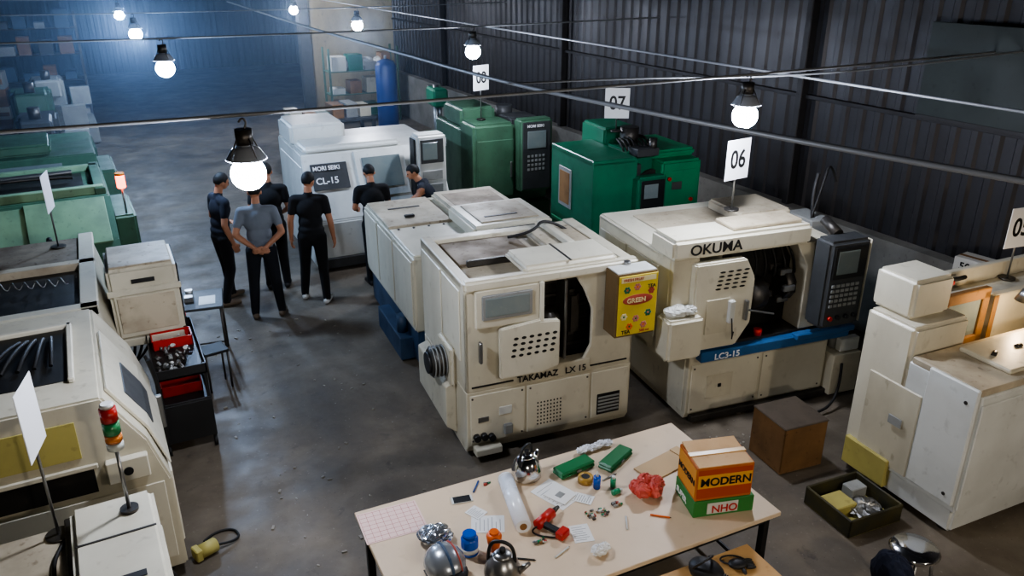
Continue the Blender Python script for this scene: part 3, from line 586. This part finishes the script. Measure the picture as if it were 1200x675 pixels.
g.tube('coiled_hose',pts,.005,steel)
g.box('console',.0,.6,.65,1.35,.85,1.56,cream,.02); g.box('console_face',.6,.615,.7,1.3,.9,1.53,black); g.box('console_top',.03,.57,.68,1.32,1.56,1.58,creamtop)
for i in range(6):
    for j in range(5): g.box('key',.612,.622,.76+i*.09,.8+i*.09,.95+j*.07,.98+j*.07,(red_m if (i+j)%7==0 else grey),.002)
g.box('screen',.612,.62,.8,1.2,1.34,1.5,glass); g.box('console_lip',-.02,.62,.63,.66,1.3,1.36,cream); g.box('console_shelf',.0,.58,.64,1.36,.78,.86,cream)
g.box('console_panel',.05,.55,.64,.652,.92,1.28,creamtop); g.box('console_slot',.2,.4,.636,.645,1.41,1.45,black,.001)
g.box('side_door',-.01,.012,1.5,2.1,.3,1.2,cream2)
for i in range(4): g.tube('hose',[(.05+.08*i,1.0,.78),(.08+.06*i,1.0,.5),(-.02,1.0+.1*i,.25)],.014,rubber)
g=G('cnc_lathe',(0.0,9.75,0),2)
g.prism('body',[(0,.1),(0,1.05),(.12,1.2),(.55,1.62),(2.2,1.62),(2.2,.1)],'x',-2.6,-.05,mgreen,.02)
for x in (-2.4,-.2):
    for y in (.2,2.0): g.cyl('foot',(x,y,0),(x,y,.1),.06,dsteel)
g.prism('slant_panel',[(.13,1.17),(.10,1.19),(.5,1.585),(.53,1.575)],'x',-2.3,-.5,pgreen,.004)
g.prism('slant_door',[(.10,1.17),(.06,1.2),(.5,1.62),(.53,1.6)],'x',-.95,-.12,pgreen,.006)
g.prism('label',[(.07,1.2),(.055,1.21),(.16,1.31),(.175,1.3)],'x',-1.6,-1.3,green2,.001)
g.box('side_box',-.06,.2,.7,1.8,.4,1.3,mgreen,.02); g.box('top_bar',-2.5,-.1,.62,.72,1.62,1.72,pgreen); g.box('top_bar',-2.5,-.1,1.9,2.0,1.62,1.7,pgreen); g.box('top_well',-2.4,-.3,.8,1.8,1.62,1.63,inner,.002); g.box('right_lip',-.2,-.08,.6,2.1,1.62,1.7,mgreen)
g.cyl('dial',(-.75,.01,1.3),(-.75,.06,1.32),.03,black); g.tube('rod',[(-2.2,.9,1.7),(-1.4,1.3,1.78),(-.4,1.2,1.72)],.02,dsteel); g.tube('rod',[(-2.2,1.5,1.7),(-.4,1.5,1.72)],.03,steel,False)
g.cyl('beacon_pole',(.1,.78,1.3),(.1,.78,1.62),.012,steel); g.cyl('beacon_lens',(.1,.78,1.62),(.1,.78,1.78),.05,mat('red_lit','ff4418',.3,emis=12),bev=.01); g.cyl('beacon_cap',(.1,.78,1.78),(.1,.78,1.81),.052,ambl)
sign(-.62,8.95,1.47,2.05,'',80,.3,.38)
g=G('cnc_lathe',(-.1,12.5,0),2)
g.prism('body',[(0,.1),(0,1.1),(.4,1.6),(2.2,1.6),(2.2,.1)],'x',-2.8,-.05,mgreen,.02)
for x in (-2.5,-.2):
    for y in (.2,2.0): g.cyl('foot',(x,y,0),(x,y,.1),.06,dsteel)
g.box('door',-1.4,-.3,-.02,.0,.3,1.0,pgreen); g.box('top_cap',-2.2,-.6,.6,1.6,1.6,1.75,mgreen,.02); g.box('side_box',-.06,.18,.3,1.4,.3,1.35,mgreen,.02); g.prism('slant_glass',[(.12,1.22),(.1,1.24),(.32,1.52),(.34,1.5)],'x',-1.6,-.5,glass,.003)
for (x,y,w,d,h,m) in ((-1.9,16.2,1.7,1.6,1.5,dgrey),(-2.2,18.9,2.0,1.6,1.6,mgreen),(-1.9,21.8,1.8,1.6,1.5,grey),(-5.5,15.5,2.0,2,1.6,dgrey),(-5.2,20,2,2,1.7,dgrey)):
    g=G('milling_machine',(x,y,0),random.uniform(-4,4))
    g.box('base',0,w,0,d,.02,.5,m,.02); g.box('table',.1,w-.1,-.05,d*.5,.75,.88,steel); g.box('knee',w*.3,w*.7,.05,d*.5,.4,.78,m); g.box('column',w*.3,w*.7,d*.5,d,.4,h,m,.03)
    g.box('head',w*.35,w*.65,d*.05,d*.6,h-.35,h+.05,m,.04); g.cyl('quill',(w*.5,d*.2,1.0),(w*.5,d*.2,h-.3),.06,steel); g.cyl('motor',(w*.5,d*.25,h+.03),(w*.5,d*.25,h+.25),.1,dsteel); g.box('control_box',w*.75,w*.98,.1,.4,.95,1.35,grey)
for (x,y,n) in ((-1.6,14.95,5),(-2.6,24.2,7),(-6,23,6),(-4.5,18,5)):
    g=G('crate_stack',(x,y,0),random.uniform(-10,10)); zz=0
    for i in range(n):
        a=(i%2)*.62; 
        if i%2==0: hh=random.uniform(.25,.45); z0=zz; zz+=hh
        g.box('crate',a,a+.55,0,.6,z0+.003,z0+hh-.005,random.choice([brownwood,dgrey,grey,dblue,cream]),.01); g.box('slat',a+.02,a+.53,-.012,0,z0+hh*.3,z0+hh*.6,brownwood,.003)
g=G('storage_rack',(-5.4,26.5,0),0)
for x in (0,2.6,5.2):
    for y in (0,.6): g.box('post',x-.03,x+.03,y-.03,y+.03,0,2.8,dsteel,.003)
for z in (.3,1.0,1.7,2.4):
    g.box('shelf',-.03,5.23,-.03,.63,z-.02,z,dsteel,.003)
    for i in range(10):
        h=random.uniform(.15,.5); g.box('bin',.1+i*.51,.1+i*.51+random.uniform(.25,.44),.08,.5,z,z+h,random.choice([grey,brownwood,dgrey,mgreen,brownwood,dblue]))
g=G('tool_trolley',(.01,6.87,0),0); w=.44;d=1.15
for x in (.02,w-.02):
    for y in (.02,d-.02): g.box('post',x-.015,x+.015,y-.015,y+.015,.1,.86,black,.003); g.cyl('caster',(x-.015,y,.05),(x+.015,y,.05),.05,rubber)
for z in (.14,.42,.76): 
    g.box('tray',0,w,0,d,z,z+.02,black,.003); g.box('lip',0,w,0,.012,z,z+.1,black,.002); g.box('lip',0,w,d-.012,d,z,z+.1,black,.002); g.box('lip',w-.012,w,0,d,z,z+.1,black,.002); g.box('lip',0,.012,0,d,z,z+.1,black,.002)
for (y,z,c) in ((.62,.78,red_m),(.3,.44,red_m),(.85,.44,dgrey)):
    g.box('bin',.04,.4,y,y+.22,z,z+.015,c); 
    for a in ((.04,.052,y,y+.22),(.388,.4,y,y+.22),(.04,.4,y,y+.012),(.04,.4,y+.208,y+.22)): g.box('bin_wall',*a,z,z+.1,c,.002)
for i in range(46): 
    p=(random.uniform(.06,.36),random.uniform(.06,1.08),.80); g.cyl('tool',p,(p[0]+random.uniform(-.05,.05),p[1]+random.uniform(-.08,.08),.83),random.uniform(.008,.02),random.choice([steel,white_m,dsteel,grey]),seg=8)
g.box('front_sheet',0,w,-.006,0,.12,.5,black,.002)
g=G('side_table',(.32,8.5,0),-8)
g.box('top',0,.5,0,.55,.70,.73,dgrey); 
for x in (.03,.47):
    for y in (.03,.52): g.cyl('leg',(x,y,0),(x,y,.7),.013,dsteel,seg=10)
g.tube('brace',[(.47,.03,.3),(.03,.03,.3)],.01,dsteel,False); g.box('part',.1,.2,.2,.3,.73,.79,steel); g.box('paper',.25,.42,.1,.34,.731,.734,white_m,.0005); g.cyl('part',(.15,.42,.73),(.15,.42,.8),.04,steel)
g=G('floor_stool',(.62,8.0,0),10)
g.box('seat',-.13,.13,-.1,.15,.42,.45,black,.01)
for x in (-.11,.11):
    for y in (-.08,.13): g.cyl('leg',(x,y,0),(x,y,.42),.011,dsteel,seg=8)
g=G('floor_valve',(.14,5.35,0),20); g.cyl('body',(-.06,0,.06),(.08,0,.06),.055,yellow_m,bev=.008); g.box('cap',-.1,-.05,-.05,.05,.01,.11,yellow_m); g.tube('cable',[(.08,0,.05),(.25,-.05,.012),(.3,.12,.012),(.15,.2,.012),(.05,.15,.012)],.01,rubber)
tankm=mat('tank_blue','1d3f86',.4,0,.3,'14233f',3)
g=G('air_receiver_tank',(6.45,19.4,0)); g.lathe('shell',[(.05,.12),(.2,.16),(.26,.25),(.26,1.75),(.2,1.87),(.05,1.92)],(0,0,0),tankm)
for a in range(3): g.box('leg',.2*math.cos(a*2.1)-.03,.2*math.cos(a*2.1)+.03,.2*math.sin(a*2.1)-.03,.2*math.sin(a*2.1)+.03,0,.3,tankm)
g.cyl('valve',(0,0,1.9),(0,0,2.0),.03,steel)
g=G('storage_rack',(5.6,21.5,0),0)
for x in (0,1.9):
    for y in (0,.6): g.box('post',x-.025,x+.025,y-.025,y+.025,0,2.0,mgreen,.003)
for z in (.2,.8,1.4):
    g.box('shelf',-.02,1.92,-.02,.62,z-.02,z,mgreen,.003)
    for i in range(4): g.box('bin',.08+i*.46,.08+i*.46+random.uniform(.25,.4),.06,.5,z,z+random.uniform(.15,.45),random.choice([grey,brownwood,green_m,white_m,cream]))
for i in range(4): g.ell('bag',(.3+.4*i,.3,1.55),(.24,.22,.17),white_m,noise=.08)
g=G('pedestal_drill',(5.7,14.6,0),-5)
g.box('foot',0,.5,0,.6,0,.08,green_m); g.cyl('column',(.25,.4,.08),(.25,.4,1.9),.06,steel); g.box('table',.02,.48,.02,.42,.95,1.0,green_m); g.box('head',.1,.4,.05,.6,1.5,1.85,green_m,.04); g.cyl('motor',(.25,.65,1.55),(.25,.65,1.85),.1,dgrey); g.cyl('chuck',(.25,.14,1.25),(.25,.14,1.5),.03,steel)
g=G('workbench',(6.4,13.3,0),0)
g.box('top',0,1.3,0,2.6,.8,.85,green_m)
for x in (.05,1.25):
    for y in (.05,2.55): g.box('leg',x-.04,x+.04,y-.04,y+.04,0,.8,green_m)
g.box('shelf',.02,1.28,.02,2.58,.25,.28,dgrey)
for i in range(9): g.box('crate',.1+(i%3)*.4,.4+(i%3)*.4,.1+(i//3)*.8,.55+(i//3)*.8,.85,.85+random.uniform(.12,.45),random.choice([grey,blue_m,brownwood,mgreen,cream]))
g=G('workbench',(3.6,17.6,0),3)
g.box('top',0,2.0,0,.9,.8,.86,dgrey)
for x in (.05,1.95):
    for y in (.05,.85): g.box('leg',x-.04,x+.04,y-.04,y+.04,0,.8,dsteel)
for i in range(6): g.box('crate',.08+i*.32,.34+i*.32,.15,.7,.86,.86+random.uniform(.12,.5),random.choice([grey,dblue,brownwood,mgreen,cream]))

# ------------------------------------------------------------------ crates and trays on the floor
g=G('wooden_crate',(4.75,4.12,0),-6)
cardb=mat('crate_board','7a5a36',.8,0,.6,'33271a',3); lidm=mat('crate_lid_board','4a4034',.8,0,.5,'2a2620',5)
g.box('side_a',0,.46,0,.02,.02,.46,cardb); g.box('side_b',0,.46,.42,.44,.02,.46,cardb); g.box('side_c',0,.02,0,.44,.02,.46,cardb); g.box('side_d',.44,.46,0,.44,.02,.46,cardb); g.box('lid',-.005,.465,-.005,.445,.45,.47,lidm); g.box('floor_plate',0,.46,0,.44,0,.03,cardb)
g=G('parts_tray',(4.62,3.25,0),-4)
g.box('bottom',0,.55,0,.5,.0,.02,yellow_m)
for a in ((0,.55,0,.02),(0,.55,.48,.5),(0,.02,0,.5),(.53,.55,0,.5)): g.box('wall',*a,.0,.17,mat('tray_black','2a2a22',.5,0,.4,'6e6220',4))
g.box('bracket',.05,.3,.22,.42,.02,.1,yellow_m); g.ell('swarf',(.36,.2,.05),(.13,.13,.05),steel,noise=.25); g.box('block',.34,.5,.32,.44,.02,.14,grey)
g=G('metal_part',(5.35,4.55,0),20)
for i in range(7): g.box('piece',random.uniform(-.2,.15),random.uniform(.2,.3),random.uniform(-.12,.05),random.uniform(.08,.16),0,random.uniform(.03,.09),random.choice([dsteel,steel,dgrey]),.004)
g=G('floor_debris',(0,0,0))
bmd=bmesh.new()
for i in range(170):
    x=random.choice([random.uniform(.5,2.3),random.uniform(2.4,6)]); y=random.uniform(4.6,9.4) if x<2.3 else random.uniform(4.55,5.1); s=random.uniform(.005,.02)
    bmesh.ops.create_cube(bmd,size=s,matrix=Matrix.Translation((x,y,s*.3))@Euler((0,0,random.random()*3)).to_matrix().to_4x4()@Matrix.Diagonal((random.uniform(1,2.5),1,.6,1)))
mesh_obj('scraps',bmd,mat('scrap','9a9488',.7,0,.9,'2c2823',2),g.e)
g=G('steel_stool',(4.45,2.62,0))
for a in range(4): g.cyl('leg',(.17*math.cos(a*1.57+.78),.17*math.sin(a*1.57+.78),0),(.11*math.cos(a*1.57+.78),.11*math.sin(a*1.57+.78),.44),.012,steel,seg=8)
g.lathe('seat',[(.05,.43),(.15,.43),(.165,.45),(.15,.47),(.05,.475)],(0,0,0),chrome)
g.ell('navy_cloth',(-.18,.0,.30),(.1,.16,.18),mat('navy_cloth','151c30',.9),noise=.05)

# ------------------------------------------------------------------ tables
tabletop=mat('table_laminate','d3bea2',.45,0,.25,'a88d6c',2)
g=G('work_table',(1.02,3.14,0),-1.5); w=2.6;d=1.24
g.box('top',0,w,0,d,.715,.75,tabletop,.004); g.box('apron',.06,w-.06,.05,.08,.64,.715,black); g.box('apron',.06,w-.06,d-.08,d-.05,.64,.715,black)
for x in (.07,w-.07):
    for y in (.07,d-.07): g.box('leg',x-.025,x+.025,y-.025,y+.025,0,.715,black,.004)
    g.box('end_rail',x-.015,x+.015,.07,d-.07,.15,.18,black); g.box('apron_end',x-.015,x+.015,.07,d-.07,.64,.715,black)
g=G('plywood_bench',(2.05,2.2,0),-2)
g.box('top',0,1.16,0,.82,.67,.70,wood,.003)
for x in (.06,1.1):
    for y in (.06,.76): g.box('leg',x-.02,x+.02,y-.02,y+.02,0,.67,brownwood)
TZ=.751
def item(name,x,y,rz=0,z=TZ): return G(name,(x,y,z),rz)
cart=mat('carton_orange','b5652a',.6,0,.2,'7a4420',5); cgreen=mat('carton_green','2f7a35',.6,0,.2,'1d4a24',5)
g=item('shipping_carton',3.29,3.38,-16); g.box('box',-.215,.215,-.155,.155,0,.125,cgreen,.004); g.box('strip',-.12,.1,-.159,-.154,.02,.105,white_m,.001); g.text('print','NHO',(-.09,-.161,.03),(90,0,0),.08,red_m); g.text('print_b','SUPER',(-.217,.13,.03),(90,0,-90),.06,txt_w)
g=item('shipping_carton',3.28,3.385,-16,TZ+.127); g.box('box',-.2,.2,-.15,.15,0,.26,cart,.004); g.box('face',-.19,.19,-.153,-.148,.02,.24,mat('carton_red','a8441f',.6),.001); g.box('band',-.19,.19,-.156,-.152,.1,.2,mat('carton_yel','cf9a40',.6),.001); g.text('print','MODERN',(-.175,-.159,.12),(90,0,0),.085,txt_k,1.0)
g.box('face_side',-.203,-.198,-.14,.14,.02,.24,mat('carton_yel2','c98a3a',.6),.001); g.text('print_side','MODERN',(-.205,.13,.11),(90,0,-90),.062,txt_k); g.box('flap',-.19,.19,.01,.15,.262,.268,wood,.001,rot=(6,0,0)); g.box('flap',-.19,.19,-.15,-.01,.258,.264,wood,.001); g.box('tape',-.2,.2,-.02,.02,.263,.27,mat('packing_tape','c9a25a',.3),.0005)
g=item('cardboard_sheet',3.22,3.88,10); g.box('sheet',-.2,.22,-.12,.08,.0,.012,mat('kraft','c2a67e',.8),.002); g.box('sheet_fold',.18,.26,-.1,.08,.01,.02,mat('kraft','b99b72',.8),.002)
def kettle(x,y,s=1,body=chrome,lid=black,rz=30):
    g=item('kettle',x,y,rz)
    g.lathe('body',[(.065*s,0),(.088*s,.015),(.09*s,.06*s),(.075*s,.11*s),(.05*s,.145*s),(.04*s,.15*s)],(0,0,0),body); g.ell('lid',(0,0,.15*s),(.045*s,.045*s,.02*s),body); g.cyl('knob',(0,0,.165*s),(0,0,.19*s),.014*s,lid)
    g.tube('handle',[(-.07*s,0,.11*s),(-.07*s,0,.21*s),(0,0,.235*s),(.06*s,0,.2*s),(.06*s,0,.12*s)],.009*s,lid); g.cyl('spout',(.07*s,0,.06*s),(.13*s,0,.125*s),.02*s,body,.01*s)
kettle(2.27,4.2,1.2); kettle(1.66,3.36,1.25,steel,black,-40)
gb=mat('green_case','1c6a3c',.4,0,.15,'12351f',6)
for x,y,r in ((2.62,4.12,8),(2.95,4.07,25)):
    g=item('drill_case',x,y,r); g.box('lower',-.155,.155,-.06,.06,0,.028,gb,.01); g.box('upper',-.155,.155,-.06,.06,.029,.055,gb,.012); g.box('latch',-.02,.02,-.066,-.058,.015,.035,steel,.002)
paperw=mat('paper_white','dcdcd8',.8)
def sheet(x,y,rz,w=.21,h=.297,z=0): 
    g=item('paper_sheet',x,y,rz,TZ+z); g.box('sheet',-w/2,w/2,-h/2,h/2,0,.002,paperw,.0004)
    for i in range(7): g.box('print_line',-w*.4,w*random.uniform(.1,.4),-h*.38+i*h*.12,-h*.38+i*h*.12+.004,.002,.0024,grey,.0001)
sheet(2.36,3.93,20); sheet(2.3,3.5,-15,.13,.17); sheet(1.8,3.86,65,.17,.22); sheet(1.78,4.0,25,.1,.12,.003); sheet(2.5,3.8,40,.1,.14,.003)
g=item('notebook',2.37,3.9,25,TZ+.003); g.box('cover',-.07,.07,-.09,.09,0,.012,paperw,.002); g.box('drawing',-.03,.03,-.03,.02,.012,.013,grey,.0003)
g=item('phone',1.75,4.17,-12); g.box('body',-.075,.075,-.037,.037,0,.008,white_m,.003,seg=2); g.box('screen',-.06,.06,-.034,.034,.008,.009,black,.0005)
pinkm=mat('sheet_pink','e0c4bc',.8); g=item('printed_chart',1.25,4.17,-4); g.box('sheet',-.21,.2,-.16,.16,0,.002,pinkm,.0004)
for i in range(9): g.box('grid',-.2+i*.048,-.198+i*.048,-.15,.15,.002,.0025,redf,.0001)
for i in range(8): g.box('grid',-.2,.19,-.15+i*.042,-.148+i*.042,.002,.0025,redf,.0001)
film=mat('plastic_film','dfe2e6',.25,0,.2,'b4b8bc',6)
g=item('paper_roll',2.03,3.93,0); a=Vector((.065,.26,.056));b=Vector((-.065,-.26,.056)); g.cyl('roll',a,b,.054,film,bev=.005); g.cyl('core',a.lerp(b,-.01),a.lerp(b,1.01),.024,brownwood); g.cyl('edge_lip',a.lerp(b,.03),a.lerp(b,.05),.0555,paperw)
bj=mat('jar_blue','1c4fa8',.25)
g=item('blue_jar',1.58,3.66,0); g.lathe('body',[(.045,0),(.055,.01),(.055,.12),(.042,.135)],(0,0,0),bj); g.cyl('lid',(0,0,.132),(0,0,.16),.044,bj,bev=.004); g.cyl('label',(0,0,.03),(0,0,.06),.0558,white_m)
g=item('orange_cup',1.73,3.62,0); g.lathe('body',[(.03,0),(.045,.07),(.05,.11),(.04,.13)],(0,0,0),orange_m); g.cyl('lid',(0,0,.13),(0,0,.145),.03,orange_m)
foil=mat('foil','c4c8cc',.2,.9)
g=item('foil_bundle',1.42,3.86,0)
for i in range(4): g.ell('coil',(.03*math.cos(i*2)+.0,.03*math.sin(i*2),.04+.015*i),(.095-.008*i,.085-.006*i,.032),foil,noise=.08)
g.tube('blue_strap',[(-.08,-.03,.05),(0,-.08,.09),(.08,-.03,.06),(.06,.06,.05)],.008,bj)
g=item('motorcycle_helmet',1.36,3.53,0)
g.ell('shell',(0,0,.115),(.125,.145,.11),mat('helmet_silver','9ea3a8',.25,.6)); g.box('rim',-.1,.1,-.12,.12,0,.03,black,.03); g.ell('stripe',(0,0,.118),(.03,.149,.113),dblue); g.ell('stripe_red',(.06,0,.118),(.015,.135,.103),redf); g.ell('visor',(0,-.08,.1),(.11,.1,.05),black)
g=item('red_bag',2.92,3.64,0); rb=mat('red_net','c24a3e',.4,0,.3,'d8a090',8); 
for i in range(6): g.ell('bulge',(.075*math.cos(i*1.25),.055*math.sin(i*1.25),.062+.012*(i%2)),(.058,.056,.05),rb,noise=.14)
g.tube('tie',[(.0,.0,.09),(-.04,.03,.13),(-.08,.02,.1)],.006,rb)
g=item('hand_drill',2.15,3.70,25); g.cyl('body',(-.1,0,.04),(.07,0,.04),.036,red_m,bev=.006); g.cyl('chuck',(.07,0,.04),(.14,0,.04),.022,dsteel,r2=.012); g.box('grip',-.08,-.035,-.15,-.01,.012,.055,black,.01); g.box('battery',-.1,-.01,-.2,-.14,.004,.06,red_m,.008)
g.tube('cord',[(-.1,0,.03),(-.15,.03,.01),(-.14,-.08,.01),(-.08,-.16,.01)],.006,black)
g=item('tape_roll',2.62,3.96,0)
g.lathe('ring',[(.03,0),(.055,0),(.055,.045),(.03,.045),(.03,0)],(0,0,0),mat('tape_brown','a8843c',.3)); g.cyl('hole',(0,0,.0),(0,0,.046),.03,black)
g=item('glue_bottle',2.65,3.86,-20); g.cyl('body',(0,0,.0),(0,0,.1),.026,bj,bev=.004); g.cyl('nozzle',(0,0,.1),(0,0,.14),.012,white_m,r2=.004)
for x,y,r,c in ((2.86,3.4,-40,orange_m),(2.1,3.4,20,white_m),(1.86,3.45,-35,black),(2.62,3.45,60,white_m),(1.9,4.26,50,txt_b),(2.8,3.92,10,steel)):
    g=item('pen',x,y,r); g.cyl('body',(-.07,0,.006),(.06,0,.006),.006,c,seg=10); g.cyl('tip',(.06,0,.006),(.07,0,.006),.004,black,r2=.001,seg=10)
g=item('crumpled_tissue',2.3,3.28,0); g.ell('tissue',(0,0,.037),(.055,.045,.03),paperw,noise=.2); g.ell('tissue_b',(.05,.02,.028),(.033,.033,.02),paperw,noise=.25)
g=item('plastic_wrap',2.88,4.27,0)
for i in range(6): g.ell('fold',(-.1+.045*i,.01*math.sin(i*2),.03),(.04,.03,.022),film,noise=.25)
cc=[redf,steel,green2,dsteel,white_m,grey,brownwood]
for px_,py_,n_,sp_ in ((2.5,3.62,34,.045),(2.02,3.55,12,.025),(2.68,3.64,14,.03),(1.98,4.26,6,.015)):
    g=item('parts_pile',px_,py_,0)
    for i in range(n_):
        x=random.uniform(-1,1)*sp_*1.6;y=random.uniform(-1,1)*sp_;s=random.uniform(.005,.014); g.box('part',x-s,x+s,y-s*.6,y+s*.6,0,random.uniform(.008,.02),cc[i%7],.002)
g=item('green_bottle',2.76,3.82,0); g.cyl('body',(0,0,0),(0,0,.07),.02,green2,bev=.003); g.cyl('cap',(0,0,.07),(0,0,.09),.012,white_m)
g=item('green_bottle',2.74,3.74,0); g.cyl('body',(-.04,0,.02),(.02,0,.02),.02,green2,bev=.003); g.cyl('cap',(.02,0,.02),(.04,0,.02),.012,white_m)
g=item('black_bag',2.78,2.84,12,.701); g.ell('body',(0,0,.072),(.09,.12,.07),black); g.box('pocket',-.07,.07,-.13,-.08,.02,.1,black,.015); g.tube('strap',[(-.07,.05,.1),(-.1,-.02,.2),(.05,-.02,.19),(.08,.05,.1)],.008,black); g.text('label','NATO',(-.06,-.14,.04),(75,0,0),.05,txt_w)
g=item('work_glove',3.03,2.84,-20,.701)
g.ell('palm',(0,0,.027),(.06,.045,.025),black)
for i in range(4): g.ell('finger',(.075,-.033+.022*i,.02),(.035,.01,.012),black,seg=10)
g.ell('thumb',(.02,-.06,.02),(.014,.03,.012),black,seg=10); g.tube('cord',[(-.05,0,.03),(-.1,.05,.01),(-.06,.1,.01),(.05,.09,.01),(.09,.02,.01)],.006,rubber)

# ------------------------------------------------------------------ world + camera
w=bpy.data.worlds.new('World'); scene.world=w; w.use_nodes=True
nt=w.node_tree; nt.nodes['Background'].inputs[0].default_value=(.25,.35,.6,1); nt.nodes['Background'].inputs[1].default_value=.02
scene.view_settings.look='AgX - Medium High Contrast'; scene.view_settings.exposure=.3
cd=bpy.data.cameras.new('camera'); cd.sensor_width=36; cd.lens=36*933/1200; cd.clip_start=.05; cd.clip_end=200
co=bpy.data.objects.new('camera',cd); co.location=(0,0,4.2); co.rotation_euler=(R(90-22.5),0,R(-27.15)); COL.objects.link(co); scene.camera=co
